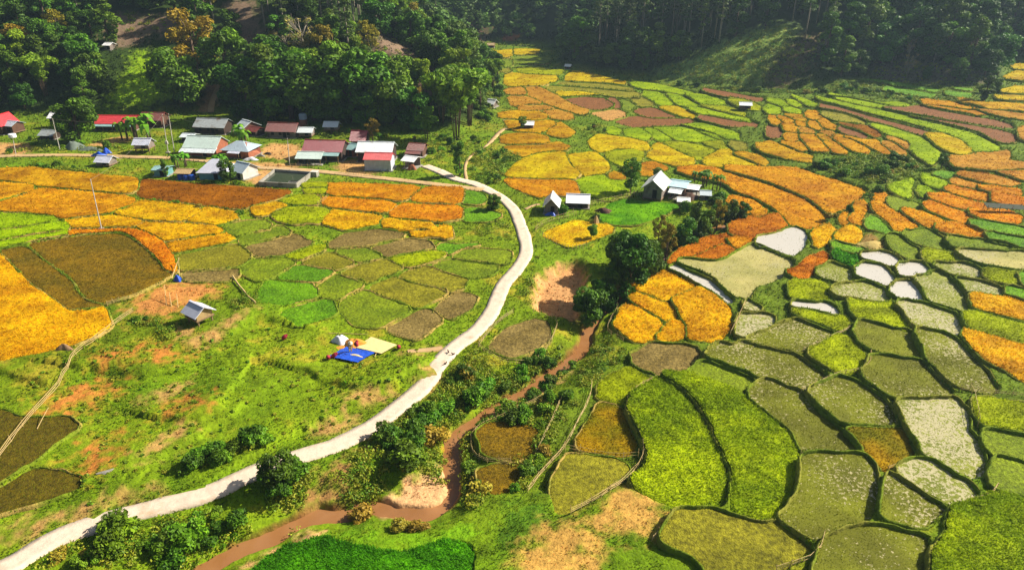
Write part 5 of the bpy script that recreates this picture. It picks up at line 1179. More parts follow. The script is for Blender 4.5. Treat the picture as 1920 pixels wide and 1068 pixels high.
def make_tree(kind, seed):
    r = np.random.default_rng(seed); lc = LC(seed); limbs = []
    if kind == 'broad':      # round dark crown, 10 m
        h = 10; limbs.append(([(0, 0, -1), (.1, 0, 2), (.15, .1, 4.2), (.1, .1, 7)], [.38, .28, .22, .1]))
        k = int(r.integers(19, 24))
        for i in range(k):
            a = r.uniform(0, 6.28); zz = r.uniform(1.3, 9.0); R = max(.05, 1-((zz-5.2)/4.6)**2)**.5*2.8*r.uniform(.55, 1.1); c = (R*math.cos(a), R*math.sin(a), zz); s = r.uniform(.95, 1.65)
            br = r.uniform(.6, 1.3)
            lc.clump(c, (s*1.15, s*1.15, s*.85), 210, .42, g(50, 88, 18)*br, g(92, 136, 22)*br)
            if i % 3 == 0: limbs.append(([(.1, .1, 3.2+.1*i), (c[0]*.6, c[1]*.6, c[2]-.6), c], [.13, .08, .03]))
    elif kind == 'tall':     # tall ragged crown, 14 m
        limbs.append(([(0, 0, -1), (.2, 0, 4), (.1, .2, 8), (0, .1, 12)], [.4, .3, .22, .06]))
        for i in range(20):
            a = r.uniform(0, 6.28); zz = 1.8+12.2*(i/20)+r.uniform(-.6, .6); R = 2.6*(1-abs(zz-7)/9)*r.uniform(.4, 1.3); c = (R*math.cos(a), R*math.sin(a), zz); s = r.uniform(.9, 1.5); br = r.uniform(.6, 1.35)
            lc.clump(c, (s*1.2, s*1.2, s*.8), 190, .45, g(54, 90, 22)*br, g(96, 132, 30)*br)
            if i % 3 == 0: limbs.append(([(.1, .1, zz-2), c], [.1, .03]))
    elif kind == 'golden':   # feathery yellow green crown, 11 m
        limbs.append(([(0, 0, -1), (.2, 0, 4), (.1, .2, 8)], [.34, .24, .1]))
        for i in range(24):
            a = r.uniform(0, 6.28); zz = r.uniform(3, 10.6); R = (1-((zz-6.5)/4.6)**2)**.5*3.4*r.uniform(.5, 1.1); c = (R*math.cos(a), R*math.sin(a), zz); s = r.uniform(.7, 1.3)
            lc.clump(c, (s, s, s*.9), 100, .34, g(112, 112, 26), g(158, 146, 38), .2); limbs.append(([(.1, .1, min(7, zz-1)), (c[0]*.5, c[1]*.5, zz-.8), c], [.09, .06, .02]))
    elif kind == 'bare':     # pale leafless limbs, 11 m
        limbs.append(([(0, 0, -1), (.2, 0, 3.5), (.1, .2, 7), (0, 0, 9)], [.3, .24, .14, .04]))
        for i in range(26):
            a = r.uniform(0, 6.28); z0 = r.uniform(3, 8); L = r.uniform(2, 4.5); e = (math.cos(a)*L*.65, math.sin(a)*L*.65, min(11, z0+L*.8)); m_ = (e[0]*.5, e[1]*.5, z0+L*.35)
            limbs.append(([(.1, .1, z0), m_, e], [.09, .06, .02]))
            for q in range(4): b = r.uniform(-1, 1, 3)*1.0; limbs.append(([m_ if q < 2 else e, (e[0]+b[0], e[1]+b[1], e[2]+abs(b[2])*.8)], [.04, .012]))
            lc.clump(e, (.8, .8, .6), 16, .25, g(130, 122, 70), g(158, 146, 90), .1)
    elif kind == 'pine':     # tall bare stem with layered crown, 20 m
        limbs.append(([(0, 0, -1), (.15, 0, 6), (0, .15, 13), (0, 0, 19)], [.28, .24, .17, .05]))
        for i in range(15):
            zz = 8.5+11*(i/14)**.85+r.uniform(-.5, .5); a = i*2.4+r.uniform(-.5, .5); R = 2.6*(1-(zz-8)/13)**.7*r.uniform(.5, 1.15); c = (R*math.cos(a), R*math.sin(a), zz); br = r.uniform(.7, 1.25)
            lc.clump(c, (1.25, 1.25, .6), 95, .42, g(64, 92, 44)*br, g(98, 124, 60)*br, .3, .5); limbs.append(([(0, 0, zz-.5), c], [.06, .02]))
    elif kind == 'bamboo':   # fountain of pale drooping foliage, 10 m
        for i in range(13):
            a = r.uniform(0, 6.28); L = r.uniform(.8, 3.0); hh = r.uniform(6.5, 10.5); P = [(math.cos(a)*.3, math.sin(a)*.3, -.5), (math.cos(a)*L*.3, math.sin(a)*L*.3, hh*.6), (math.cos(a)*L*.7, math.sin(a)*L*.7, hh*.95), (math.cos(a)*L*1.25, math.sin(a)*L*1.25, hh*.9)]
            limbs.append((P, [.06, .05, .03, .01])); br = r.uniform(.7, 1.25)
            for t in (.35, .55, .75, .9, 1.0):
                i0 = min(2, int(t*3)); f = t*3-i0; c = np.array(P[i0])*(1-f)+np.array(P[i0+1])*f; lc.clump(c, (.95, .95, .8), 75, .36, g(84, 122, 30)*br, g(130, 164, 40)*br, .2, .2, 2.6, .8)
    elif kind == 'young':    # slim small leafy tree, 5 m
        limbs.append(([(0, 0, -.5), (.05, 0, 1.6), (0, .05, 4)], [.1, .08, .03]))
        for i in range(11):
            a = r.uniform(0, 6.28); zz = r.uniform(1.4, 4.8); c = (math.cos(a)*.7, math.sin(a)*.7, zz); lc.clump(c, (.75, .75, .6), 130, .27, g(62, 104, 22), g(108, 150, 28)); limbs.append(([(0, 0, zz-.4), c], [.035, .012]))
    elif kind == 'shrub':    # mound of leaves, 2 m
        for i in range(11):
            a = r.uniform(0, 6.28); R = r.uniform(.1, .95); zz = r.uniform(.35, 1.65-R*.6); br = r.uniform(.6, 1.3); c = (R*math.cos(a), R*math.sin(a), zz)
            lc.clump(c, (.5, .5, .4), 150, .17, g(56, 94, 18)*br, g(106, 150, 24)*br); limbs.append(([(0, 0, -.3), (c[0]*.4, c[1]*.4, zz*.6), c], [.04, .03, .01]))
    elif kind == 'dryshrub':
        for i in range(9):
            a = r.uniform(0, 6.28); R = r.uniform(.1, .8); zz = r.uniform(.3, 1.4-R*.5); c = (R*math.cos(a), R*math.sin(a), zz)
            lc.clump(c, (.5, .5, .4), 120, .17, g(120, 116, 40), g(168, 150, 62), .3); limbs.append(([(0, 0, -.3), (c[0]*.4, c[1]*.4, zz*.6), c], [.04, .03, .01]))
    elif kind == 'banana':
        mb_col = g(110, 130, 50)
        for st in range(3):
            bx, by = r.uniform(-1, 1, 2)*.9; hh = r.uniform(2.2, 3.2); limbs.append(([(bx, by, -.3), (bx, by, hh*.6), (bx+.05, by, hh)], [.16, .13, .07]))
            for i in range(8):
                a = i*.8+r.uniform(-.3, .3); L = r.uniform(1.7, 2.6); n = 7; Q = []; up_ = r.uniform(.7, 1.5)
                for k in range(n+1):
                    t = k/n; rad = L*t*(.75-.1*t); z = hh+L*(up_*t-1.35*t*t); wd = .36*math.sin(math.pi*min(1, t*.9+.08)); d = np.array([math.cos(a), math.sin(a), 0]); sd = np.array([-math.sin(a), math.cos(a), .0]); c = np.array([bx, by, z])+d*rad
                    Q.append((c-sd*wd+[0, 0, .06], c+sd*wd+[0, 0, .06]))
                for k in range(n):
                    lc.V.append(np.array([[Q[k][0], Q[k][1], Q[k+1][1], Q[k+1][0]]])); lc.C.append(np.tile(g(88, 140, 28)*r.uniform(.7, 1.3), (1, 4, 1)))
    return limbs, lc
PROTO = {}
def proto(kind, seed):
    limbs, lc = make_tree(kind, seed); V, F, Cc = lc.arrays()
    t = trunk_mesh(limbs, BARK2 if kind in ('bare', 'pine') else BARK1, 'stem' if kind in ('shrub', 'dryshrub', 'banana', 'bamboo') else 'trunk')
    c = mesh_np('foliage' if kind in ('shrub', 'dryshrub', 'banana', 'bamboo') else 'crown', V, F, M['leaf'], Cc)
    for o in (t, c): C.objects.unlink(o)
    return (t, c)
NP = dict(broad=6, tall=5, golden=2, bare=2, pine=5, bamboo=3, young=2, shrub=5, dryshrub=2, banana=2)
for k, n in NP.items(): PROTO[k] = [proto(k, 100+7*i+sum(map(ord, k))) for i in range(n)]
HT = dict(broad=10, tall=14, golden=11, bare=11, pine=20, bamboo=10.3, young=5, shrub=2, dryshrub=1.7, banana=4)
NAME = dict(broad='broadleaf_tree', tall='broadleaf_tree', golden='golden_tree', bare='bare_tree', pine='pine_tree', bamboo='bamboo_clump', young='young_tree', shrub='shrub', dryshrub='shrub', banana='banana_plant')
COUNT = {}
def plant(kind, loc, height, label, group=None, cat=None, wide=1.0, small=False):
    t, c = PROTO[kind][random.randrange(len(PROTO[kind]))]; s = height/HT[kind]
    r = empty(NAME[kind], loc, random.uniform(0, 6.28)); r.scale = (s*wide*random.uniform(.92, 1.08), s*wide*random.uniform(.92, 1.08), s)
    tag(r, label, cat or {'shrub': 'shrub', 'dryshrub': 'shrub', 'banana': 'banana plant', 'bamboo': 'bamboo'}.get(kind, 'tree'), group); COUNT[NAME[kind]] = COUNT.get(NAME[kind], 0)+1
    for o in (t, c): q = o.copy(); C.objects.link(q); q.parent = r
    return r
def plant_px(kind, px, py, hpx, label, group=None, wide=1.0, cat=None):
    p = at1(px, py); return plant(kind, p, hpx/ppm(p)/.95, label, group, cat, wide)
HAND = []
def hp(kind, px, py, h, label, wide=1.0, group=None):
    r = plant_px(kind, px, py, h, label, group, wide); HAND.append((r.location.x, r.location.y, 3.0 if h > 60 else 1.5))
# single trees of the village and the valley
hp('broad', 150, 268, 82, 'bushy dark tree between the tall granary and the long red roof', 1.1)
hp('broad', 342, 198, 100, 'rounded dark tree at the right edge of the sunlit slope', 1.1)
hp('golden', 372, 150, 118, 'big golden green tree above the earth track', 1.15)
hp('broad', 432, 178, 112, 'dark tree with a yellowish rim right of the golden tree', 1.0)
hp('bare', 572, 128, 84, 'pale half bare tree rising behind the dark grove', 1.25); hp('bare', 540, 122, 60, 'smaller pale bare tree left of the large half bare one', 1.1)
hp('golden', 607, 150, 92, 'yellow leaved tree behind the dark grove', 1.05); hp('golden', 515, 118, 54, 'small pale golden tree at the left end of the dark grove')
hp('broad', 776, 242, 76, 'round lone tree with bare trunk on the grass above the village', 1.2)
for x, y, h, k, w, lb in [(470, 222, 110, 'broad', 1.2, 'leftmost dark tree of the grove behind the plank house'), (510, 226, 128, 'tall', 1.2, 'tall dark tree behind the left half of the plank house'), (548, 224, 118, 'broad', 1.2, 'dark tree directly behind the water tank'), (590, 226, 112, 'broad', 1.2, 'dark tree right of the water tank'),
                        (628, 224, 128, 'tall', 1.2, 'tall dark tree behind the lone pale granary'), (662, 230, 130, 'broad', 1.1, 'broad bright topped tree right of the lone granary'), (700, 232, 128, 'broad', 1.15, 'broad dark tree above the maroon gable'), (736, 232, 112, 'broad', 1.1, 'rightmost dark tree of the village grove'),
                        (572, 172, 78, 'broad', 1.3, 'upper dark crown in the middle of the village grove'), (655, 168, 82, 'broad', 1.2, 'bright crown at the top right of the village grove'), (500, 175, 86, 'broad', 1.3, 'upper left crown of the village grove'), (672, 150, 56, 'tall', 1.2, 'slim crown left of the brown clearing')]: hp(k, x, y, h, lb, w)
for x, y, h, lb in [(856, 262, 120, 'large drooping bamboo clump at the foot of the wooded spur'), (828, 230, 92, 'bamboo clump behind the rusty stepped shed'), (800, 262, 55, 'small dense bamboo beside the rusty stepped shed'), (880, 235, 95, 'bamboo clump on the right flank of the wooded spur'), (800, 178, 60, 'pale feathery bamboo beside the lower brown clearing'), (845, 180, 80, 'tall bamboo halfway up the wooded spur'), (872, 200, 72, 'bamboo above the hut on the spur')]: hp('bamboo', x, y, h, lb, 1.1)
for x, y, h, k, w, lb in [(1104, 592, 86, 'broad', .9, 'dark tree at the downstream end of the stream grove'), (1128, 566, 70, 'broad', 1.0, 'tree behind the earth pit'), (1150, 548, 104, 'tall', .95, 'tall dark tree in the middle of the stream grove'), (1180, 545, 122, 'broad', .95, 'largest bright topped tree of the stream grove'), (1208, 512, 96, 'broad', .9, 'tree above the red orange field corner'), (1165, 500, 72, 'broad', 1.0, 'dark crown at the left edge of the stream grove'),
                        (1250, 470, 74, 'golden', .75, 'olive yellow tree between the garden and the red orange field'), (1278, 455, 72, 'broad', .9, 'dark tree by the stream below the garden'), (1300, 440, 78, 'tall', .9, 'slim dark tree below the white roofed coop'), (1322, 436, 62, 'broad', .9, 'tree below the grey coop'), (1345, 420, 60, 'golden', .7, 'yellowish bush tree by the stream right of the farm'), (1366, 415, 52, 'broad', .9, 'last dark tree upstream of the farm'), (1390, 412, 40, 'broad', .9, 'small tree at the stream bend'), (1234, 452, 52, 'golden', .8, 'small yellow green tree below the garden')]: hp(k, x, y, h, lb, w)
hp('young', 1182, 364, 62, 'slim dark tree by the fence corner left of the farmhouse', .9); hp('young', 1108, 450, 32, 'dark small tree inside the sparse yellow plot', 1.1); hp('young', 1232, 338, 22, 'little dark tree behind the farmhouse ridge', 1.4); hp('young', 1184, 318, 24, 'small tree on the bund above the slim dark tree', 1.1)
hp('broad', 925, 394, 30, 'dark bush tree by the inside of the road bend', 1.3); hp('young', 980, 242, 22, 'small tree left of the tiny hut among golden fields', 1.2)
hp('tall', 862, 330, 62, 'dark slim tree at the road junction', .8); hp('golden', 700, 268, 42, 'olive leaved small tree beside the maroon gable', 1.1)
for x, y, h, lb in [(252, 262, 44, 'banana clump in front of the rusty roof, left part'), (275, 262, 46, 'banana clump in front of the rusty roof, right part'), (238, 262, 36, 'banana plants at the end of the long red roof'), (448, 270, 34, 'banana plants between the mint roof and the pale gable'), (462, 272, 30, 'banana plant beside the blue grey roof'), (1322, 352, 34, 'banana plants behind the grey tin coop'), (1342, 356, 30, 'rightmost banana plants of the farm'), (1300, 340, 20, 'small banana plants behind the blue roof'), (330, 318, 30, 'drooping banana plants beside the lane above the teal shed'), (352, 312, 26, 'banana plants above the thatch topped shed'), (415, 318, 30, 'leafy banana plant beside the pyramid roof')]: hp('banana', x, y, h, lb)
hp('tall', 312, 332, 34, 'small dark tree right of the teal shed', 1.0); hp('broad', 428, 340, 40, 'leafy tree leaning over the pyramid roofed house', .9)
hp('bare', 1700, 118, 44, 'leaning white trunked bare tree in the right wood', .8); hp('bare', 1672, 118, 40, 'pale bare tree left of the leaning white trunk', .8); hp('bare', 1750, 118, 40, 'white trunked tree at the edge of the clearing in the right wood', .7); hp('bare', 1700, 146, 40, 'grey leafless tree in front of the right wood', 1.0); hp('bare', 1812, 116, 44, 'pale leafless tree near the right end of the wood', .9)
hp('broad', 1794, 154, 42, 'round tree standing alone below the right wood', .9); hp('broad', 1738, 150, 24, 'small dark round tree in front of the right wood', 1.1); hp('broad', 1862, 172, 28, 'dark tree by the upper golden fields', 1.2); hp('tall', 1845, 188, 42, 'grey green bushy tree by the right hand terraces', 1.2)
hp('young', 1765, 316, 28, 'dark bushy tree at the corner of a yellow terrace', 1.3)
# the two woods, tree by tree as far as they can be told apart
def to_px(x, y, z):
    zc = y*CP+(CAMH-z)*SP; u = y*SP-(CAMH-z)*CP
    return 960+FPX*x/zc, 534-FPX*u/zc, zc
clear = [p for p in PATCH[:0]]
CLEAR = [q[2] for q in PATCH[:9]]
CLEAR_PX = [pts(q) for q in ['690,102 742,68 800,120 838,178 812,192 770,182 745,142', '195,22 300,30 352,35 350,62 290,66 235,60 205,76', '425,0 485,0 488,104 440,72', '205,46 262,50 268,82 212,88', '200,190 246,130 252,98 300,106 312,150 300,190', '385,190 392,150 416,134 426,150 408,180', '1230,132 1300,105 1400,62 1480,45 1495,75 1440,120 1435,160 1330,158', '1640,152 1640,118 1700,112 1790,125 1850,140 1840,163 1740,157', '1450,150 1456,118 1520,70 1545,76 1500,140 1470,158']]
def free(x, y, extra=0):
    q = np.array([[x, y]])
    for poly in CLEAR:
        if in_poly(q, poly)[0]: return False
    for hx, hy, hr_ in HAND:
        if (x-hx)**2+(y-hy)**2 < (hr_+extra)**2: return False
    for hx, hy, hr_ in BUILT:
        if (x-hx)**2+(y-hy)**2 < (hr_+1.5)**2: return False
    return True
cand = []; rr_ = np.random.default_rng(11); cell = {}
def try_add(x, y, sp):
    k = (int(x//6), int(y//6))
    for a in range(-2, 3):
        for b in range(-2, 3):
            for (u, v, s_) in cell.get((k[0]+a, k[1]+b), []):
                if (x-u)**2+(y-v)**2 < max(sp, s_)**2*.8: return False
    cell.setdefault(k, []).append((x, y, sp)); return True
XY = np.column_stack([rr_.uniform(-330, 420, 34000), rr_.uniform(175, 640, 34000)]); hd_ = hill_d(XY[:, 0], XY[:, 1]); zz_ = H0(XY[:, 0], XY[:, 1])
for (x, y), d, z in zip(XY, hd_, zz_):
    if d < 2.5: continue
    px, py, zc = to_px(x, y, z)
    if not (-70 < px < 1990) or py < -75 or py > 330: continue
    left = x < 5 and y < 330; rgt = 8 < x < 330 and y < 330 and px > 1000
    if left: kind = 'pine' if (d > 38 and px > 430 and rr_.uniform() < .8) else ('pine' if rr_.uniform() < .06 else 'golden' if rr_.uniform() < .07 else 'bamboo' if rr_.uniform() < .12 else ('tall' if rr_.uniform() < .4 else 'broad'))
    elif rgt: kind = ('pine' if d > 14 and px < 1560 and rr_.uniform() < .85 else 'tall' if rr_.uniform() < .45 else 'broad')
    else: kind = 'pine' if rr_.uniform() < .5 else 'broad'
    tops_ = np.array([to_px(x, y, z+t)[:2] for t in ((2, 5, 8, 11, 14, 17) if kind == 'pine' else (1.5, 4, 6.5, 9, 11, 13))])
    if any(in_poly(tops_, c_).any() for c_ in CLEAR_PX) and rr_.uniform() < .93: continue
    if rgt and 1485 < px < 1610 and py < 130 and rr_.uniform() < .62: continue
    sp = {'pine': 4.6, 'tall': 5.6, 'broad': 6.0, 'golden': 6.0, 'bamboo': 5.0}[kind]*(1.0 if y < 380 else 1.35)
    if not free(x, y): continue
    if left and 185 < px < 330 and 95 < py < 215 and rr_.uniform() < .93: continue
    if left and 360 < px < 440 and 130 < py < 215: continue
    if not try_add(x, y, sp): continue
    h = {'pine': rr_.uniform(15, 22), 'tall': rr_.uniform(10, 15), 'broad': rr_.uniform(8, 12.5), 'golden': rr_.uniform(9, 12), 'bamboo': rr_.uniform(9, 12)}[kind]*(1.0 if d > 8 else .75)*(1.3 if rgt and px > 1480 and kind != 'pine' else 1.0)
    cand.append((y, x, z, kind, h, px, py, d, left, rgt))
cand.sort()
caps = {'pine_tree': 235, 'broadleaf_tree': 288, 'golden_tree': 60, 'bamboo_clump': 60}; rest = []
for y, x, z, kind, h, px, py, d, left, rgt in cand:
    nm = NAME[kind]
    if COUNT.get(nm, 0) < caps[nm] and (left or rgt or y < 380):
        if kind in ('golden', 'bamboo'): lb, gp_ = (('olive gold tree scattered in the wood on the left hill', 'golden trees of the left hill') if kind == 'golden' else ('pale feathery bamboo scattered in the wood on the left hill', 'bamboo of the left hill'))
        elif left: lb = ('straight stemmed pine in the stand crowning the left hill' if kind == 'pine' else ('dense dark broadleaf tree in the wood above the left end of the village' if px < 330 else 'broadleaf tree in the wood on the left hill behind the village')); gp_ = 'pines on the left hill' if kind == 'pine' else ('trees of the left end wood' if px < 330 else 'trees of the wood behind the village')
        elif rgt: lb = ('tall pine in the blue green stand on the far right hill' if kind == 'pine' else ('dark broadleaf tree in the lower wood at the right of the valley' if px > 1440 else 'dark broadleaf tree at the foot of the central pine stand')); gp_ = 'pines on the right hill' if kind == 'pine' else ('trees of the right wood' if px > 1440 else 'trees below the central pines')
        else: lb = 'distant tree on the hazy slope at the valley head'; gp_ = 'distant trees at the valley head'
        plant(kind, (x, y, z-.2), h, lb, gp_, wide=1.15 if kind != 'pine' else 1.05)
    else: rest.append((x, y, z, kind, h))
# the remaining far wood, one mass
LP = {}
for k in ('pine', 'broad'):
    LP[k] = []
    for sd in range(3):
        lc = LC(900+sd)
        if k == 'broad':
            for i in range(12):
                a = lc.r.uniform(0, 6.28); z = lc.r.uniform(2.5, 9); R = max(0, 1-((z-5.6)/4.4)**2)**.5*2.8*lc.r.uniform(.5, 1.1); br = lc.r.uniform(.65, 1.3); lc.clump((R*math.cos(a), R*math.sin(a), z), (1.5, 1.5, 1.2), 26, 1.0, g(66, 98, 44)*br, g(98, 130, 58)*br)
        else:
            for i in range(10):
                z = 5+14*(i/9); R = 2.4*(1-(z-5)/16)*lc.r.uniform(.4, 1.1); a = i*2.4; br = lc.r.uniform(.7, 1.25); lc.clump((R*math.cos(a), R*math.sin(a), z), (1.4, 1.4, .8), 24, .95, g(64, 92, 52)*br, g(96, 122, 68)*br)
        LP[k].append(lc.arrays())
fv, fc = [], []
for x, y, z, kind, h in rest:
    k = 'pine' if kind == 'pine' else 'broad'; V, F, Cc = LP[k][rr_.integers(3)]; s = h/(20 if k == 'pine' else 10); a = rr_.uniform(0, 6.28); ca, sa = math.cos(a), math.sin(a)
    Q = V*s*np.array([1.25, 1.25, 1]); fv.append(np.column_stack([Q[:, 0]*ca-Q[:, 1]*sa+x, Q[:, 0]*sa+Q[:, 1]*ca+y, Q[:, 2]+z])); fc.append(Cc*rr_.uniform(.75, 1.25))
if fv:
    fv = np.concatenate(fv); stuff(mesh_np('far_forest', fv, np.arange(len(fv)).reshape(-1, 4), M['leaf'], np.concatenate(fc)))
print('TREES', COUNT, 'rest', len(rest))

# shrubs: (polygon in the photograph, how many, height m, kind, label, group)
SHRUBS = [
 ("335,895 350,870 430,838 500,822 505,838 420,870", 9, 1.9, 'shrub', 'dark leafy shrub in the hedge on the meadow side of the near road', 'hedge shrubs above the near road'),
 ("60,1062 110,1040 200,1005 300,975 380,960 470,965 470,1005 420,1040 360,1062", 22, 2.2, 'shrub', 'shrub on the bank between the near road and the muddy stream', 'shrubs on the bank below the near road'),
 ("500,888 560,872 590,880 560,930 520,955 495,920", 6, 2.2, 'shrub', 'dark shrub on the bank right of the road where the stream narrows', 'shrubs of the narrow bank'),
 ("700,815 760,770 830,700 880,690 935,735 900,770 840,800 830,890 770,880 715,850", 25, 2.3, 'shrub', 'green shrub in the thicket between the road and the stream bend', 'thicket shrubs at the stream bend'),
 ("930,740 960,700 1010,660 1050,640 1075,660 1040,690 985,722 945,750", 10, 1.7, 'shrub', 'shrub along the stream below the fenced stubble plot', 'shrubs below the fenced plot'),
 ("870,775 930,738 1000,700 1060,662 1085,640 1095,655 1040,708 975,748 910,786", 14, 1.5, 'shrub', 'shrub overhanging the narrow muddy stretch of the stream', 'shrubs overhanging the stream'),
 ("905,790 960,765 1010,760 1050,740 1085,755 1050,800 1020,860 985,915 960,925 940,880 985,855", 15, 1.8, 'shrub', 'shrub in the dim hollow between the two lower fences', 'shrubs in the lower hollow'),
 ("850,810 885,800 880,850 900,880 905,935 885,960 870,930", 6, 1.5, 'shrub', 'shrub on the right bank of the muddy pool', 'shrubs by the muddy pool'),
 ("745,958 800,968 838,980 800,992 750,988", 3, 1.1, 'dryshrub', 'low brownish shrub on the sand bank of the stream', 'dry shrubs on the sand bank'),
 ("1500,318 1560,300 1640,290 1710,300 1730,318 1690,338 1640,350 1590,330", 22, 2.4, 'shrub', 'grey green shrub in the hollow between the orange terraces', 'shrubs in the terrace hollow'),
 ("1480,425 1550,412 1590,380 1640,352 1665,352 1630,380 1580,405 1560,425", 9, 1.4, 'shrub', 'small shrub on the gully edge right of the large orange field', 'gully shrubs'),
 ("1262,392 1300,372 1345,372 1385,400 1340,415 1290,410", 10, 2.3, 'shrub', 'shrub in the thicket in front of the farm sheds', 'shrubs round the farm'),
 ("1040,385 1062,388 1068,402 1050,408", 3, 1.8, 'shrub', 'dense green shrub between the gabled hut and the lilac shed', 'shrubs between hut and shed'),
 ("1098,398 1128,402 1135,425 1110,428", 3, 1.5, 'shrub', 'bright shrub at the left corner of the garden', 'shrubs at the garden corner'),
 ("880,300 910,275 960,280 985,300 950,315 935,350 890,335", 16, 1.5, 'shrub', 'low shrub on the grassy slope above the road junction', 'shrubs above the road junction'),
 ("770,260 830,250 900,262 905,285 870,305 800,300", 13, 1.9, 'shrub', 'leafy shrub between the rusty shed and the spur track', 'shrubs by the spur track'),
 ("900,245 930,205 945,170 925,140 900,120 912,160 905,205", 10, 3.0, 'shrub', 'shrub at the foot of the wooded spur beside the valley fields', 'shrubs along the spur foot'),
 ("1100,238 1120,232 1150,262 1185,305 1200,335 1185,345 1160,310 1120,270", 10, 1.5, 'shrub', 'shrub along the stony ditch through the golden fields', 'ditch shrubs'),
 ("1190,150 1330,165 1480,172 1590,165 1640,160 1640,172 1560,180 1400,172 1250,158", 18, 2.2, 'shrub', 'dark shrub along the upper edge of the terraces below the grassy hill', 'shrubs along the upper terrace edge'),
 ("1540,158 1640,165 1750,180 1830,190 1800,198 1700,190 1600,178", 13, 2.0, 'shrub', 'scrub on the strip between the upper green fields and the lime terraces', 'scrub of the upper strip'),
 ("260,345 330,350 420,344 480,352 430,343 340,343", 6, 1.3, 'shrub', 'shrub on the ditch above the long brown field', 'shrubs above the brown field'),
 ("100,360 200,367 300,378 450,398 455,404 380,393 280,381 180,368", 9, 1.0, 'shrub', 'small shrub in the hedge line between two golden fields', 'hedge line shrubs'),
 ("50,308 110,312 165,320 160,325 90,318", 4, 1.6, 'shrub', 'dark shrub in the row below the lane at the left', 'shrubs below the left lane'),
 ("10,290 60,262 180,268 240,270 230,285 120,285 40,286", 10, 1.7, 'shrub', 'shrub among the huts at the left end of the village', 'shrubs among the left huts'),
 ("480,240 640,236 760,262 740,280 690,262 600,258", 9, 1.8, 'shrub', 'shrub in the gardens behind the village houses', 'shrubs behind the houses'),
 ("430,570 470,545 490,575 450,590", 3, 1.1, 'shrub', 'dark shrub beside the fallen log barrier', 'shrubs by the log barrier'),
 ("235,600 270,590 330,615 320,640 280,620", 4, .9, 'shrub', 'low dark shrub on the meadow bank near the long rail fence', 'shrubs on the meadow bank'),
]
ns = 0
for poly, n, h, kind, lb, gp_ in SHRUBS:
    P = pts(poly); x0, y0 = P.min(0); x1, y1 = P.max(0); k = 0; tr = 0
    while k < n and tr < 3000:
        tr += 1; q = np.array([[random.uniform(x0, x1), random.uniform(y0, y1)]])
        if not in_poly(q, P)[0]: continue
        w = at(q[:, 0], q[:, 1])
        if any(in_poly(w, f[2])[0] for f in PADDY) or near_line(w, STREAM, 3)[0] < 1.25 or near_line(w, ROAD, 4)[0] < 1.9 or near_line(w, LANE, 4)[0] < 1.6: continue
        if any((w[0, 0]-b[0])**2+(w[0, 1]-b[1])**2 < (b[2]*.8)**2 for b in BUILT): continue
        hh = h*random.choice((.45, .6, .75, .9, 1.1)); kd = 'dryshrub' if kind == 'shrub' and random.random() < .1 else kind
        plant(kd, (w[0, 0], w[0, 1], float(H(w[:, 0], w[:, 1])[0])-.08), hh, lb, gp_, wide=random.uniform(.9, 1.5)); k += 1; ns += 1
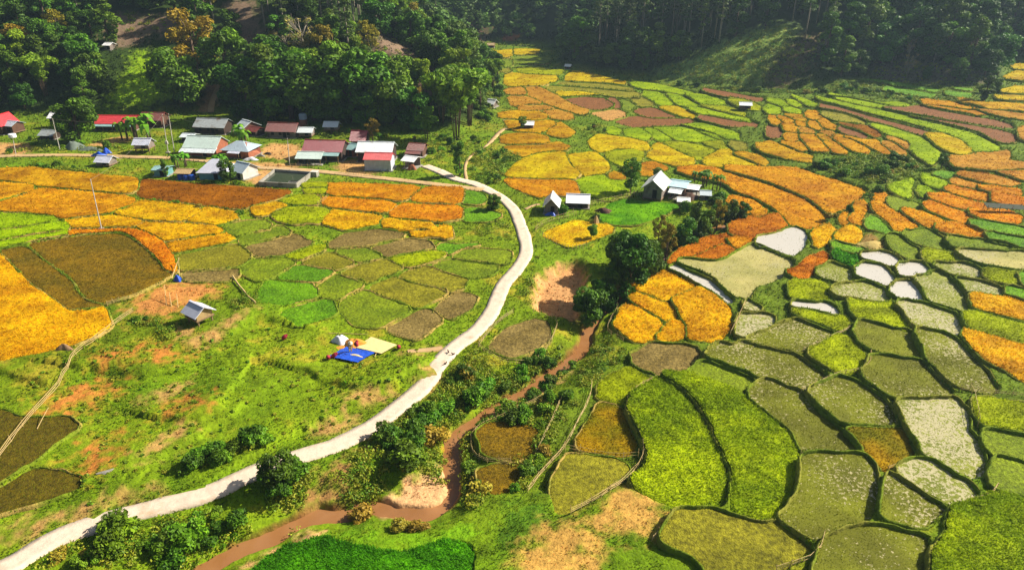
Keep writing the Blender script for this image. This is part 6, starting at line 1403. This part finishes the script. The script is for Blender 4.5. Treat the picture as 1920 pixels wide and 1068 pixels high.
# low undergrowth that fills the thickets, one mass
lc = LC(77); uv, uc = [], []
UG = SHRUBS_UG = [(q[0], n) for q, n in zip(SHRUBS, (60, 230, 90, 420, 160, 200, 200, 110, 0, 260, 60, 60, 0, 20, 130, 90, 110, 90, 160, 150, 50, 60, 30, 50, 60, 30, 40))]
UG += [("1240,132 1300,105 1400,62 1480,45 1495,75 1440,120 1435,158 1330,156", 420), ("1445,160 1450,115 1530,60 1562,76 1500,140 1470,166", 120), ("1640,160 1640,118 1700,112 1790,125 1850,140 1840,163", 120), ("690,102 742,68 800,120 838,178 770,182 745,142", 60), ("195,22 300,30 350,62 235,60", 50), ("0,690 180,610 330,600 420,600 520,620 640,700 780,640 800,700 700,770 560,830 400,870 260,920 150,960 160,800", 380), ("880,430 970,400 960,450 930,460", 40), ("1190,150 1330,162 1500,170 1640,150 1640,168 1480,178 1330,168", 160), ("700,800 760,760 850,680 905,640 925,660 880,740 840,800 780,860 700,890 640,905 620,890", 320), ("560,965 620,935 660,900 700,870 720,900 690,940 630,960", 60), ("1080,700 1120,680 1170,655 1180,665 1120,715 1090,740", 60), ("1110,640 1140,625 1160,650 1120,680 1090,690", 50), ("470,985 540,955 560,975 500,1000", 40), ("1000,575 975,560 1005,470 1040,465 1000,500", 30), ("860,690 930,690 1000,690 1040,668 1080,660 1040,700 960,748 900,778", 160)]
for poly, n in UG:
    P = pts(poly)
    if n == 0: continue
    Q = np.column_stack([rr_.uniform(P[:, 0].min(), P[:, 0].max(), n*3), rr_.uniform(P[:, 1].min(), P[:, 1].max(), n*3)]); Q = Q[in_poly(Q, P)][:n]; Wp = at(Q[:, 0], Q[:, 1]); ok = near_line(Wp, STREAM, 3) > .95
    for l_, hw_ in ((ROAD, 1.9), (LANE, 1.5)): ok &= near_line(Wp, l_, 4) > hw_
    for f in PADDY: ok &= ~in_poly(Wp, f[2])
    Wp = Wp[ok]; Zp = H(Wp[:, 0], Wp[:, 1])
    for (x, y), z in zip(Wp, Zp):
        hh = rr_.uniform(.25, .8)*(1 if y < 130 else 1.3)*(.32 if n == 380 else 1); t_ = rr_.uniform(); c1 = g(58, 98, 16)*(1-t_)+g(118, 128, 34)*t_; c2 = g(104, 150, 24)*(1-t_)+g(160, 160, 56)*t_
        lc.clump((x, y, z+hh*.4), (hh*1.1, hh*1.1, hh*.65), 42, .15*(1 if y < 130 else 1.5), c1, c2, .4, .4)
V_, F_, C_ = lc.arrays(); stuff(mesh_np('undergrowth', V_, F_, M['leaf'], C_))
hp('dryshrub', 676, 948, 34, 'round brown topped bush standing over the stream bend', 1.3)
hp('broad', 528, 908, 74, 'largest dark bush right beside the near road', 1.25)
print('SHRUBS', ns, COUNT)
# ------------------------------------------------------------------ valley haze: one closed box of thin even air
hz = MB().box((100, 600, 62), (2400, 1700, 190))
hm = bpy.data.materials.new('valley_haze_air'); hm.use_nodes = True; nt = hm.node_tree; nt.nodes.remove(nt.nodes['Principled BSDF'])
pv = nt.nodes.new('ShaderNodeVolumePrincipled'); pv.inputs['Color'].default_value = (.58, .8, 1.0, 1); pv.inputs['Density'].default_value = 0.00021; pv.inputs['Anisotropy'].default_value = 0.3
nt.links.new(pv.outputs[0], nt.nodes['Material Output'].inputs['Volume'])
o = hz.build('haze', hm); stuff(o)
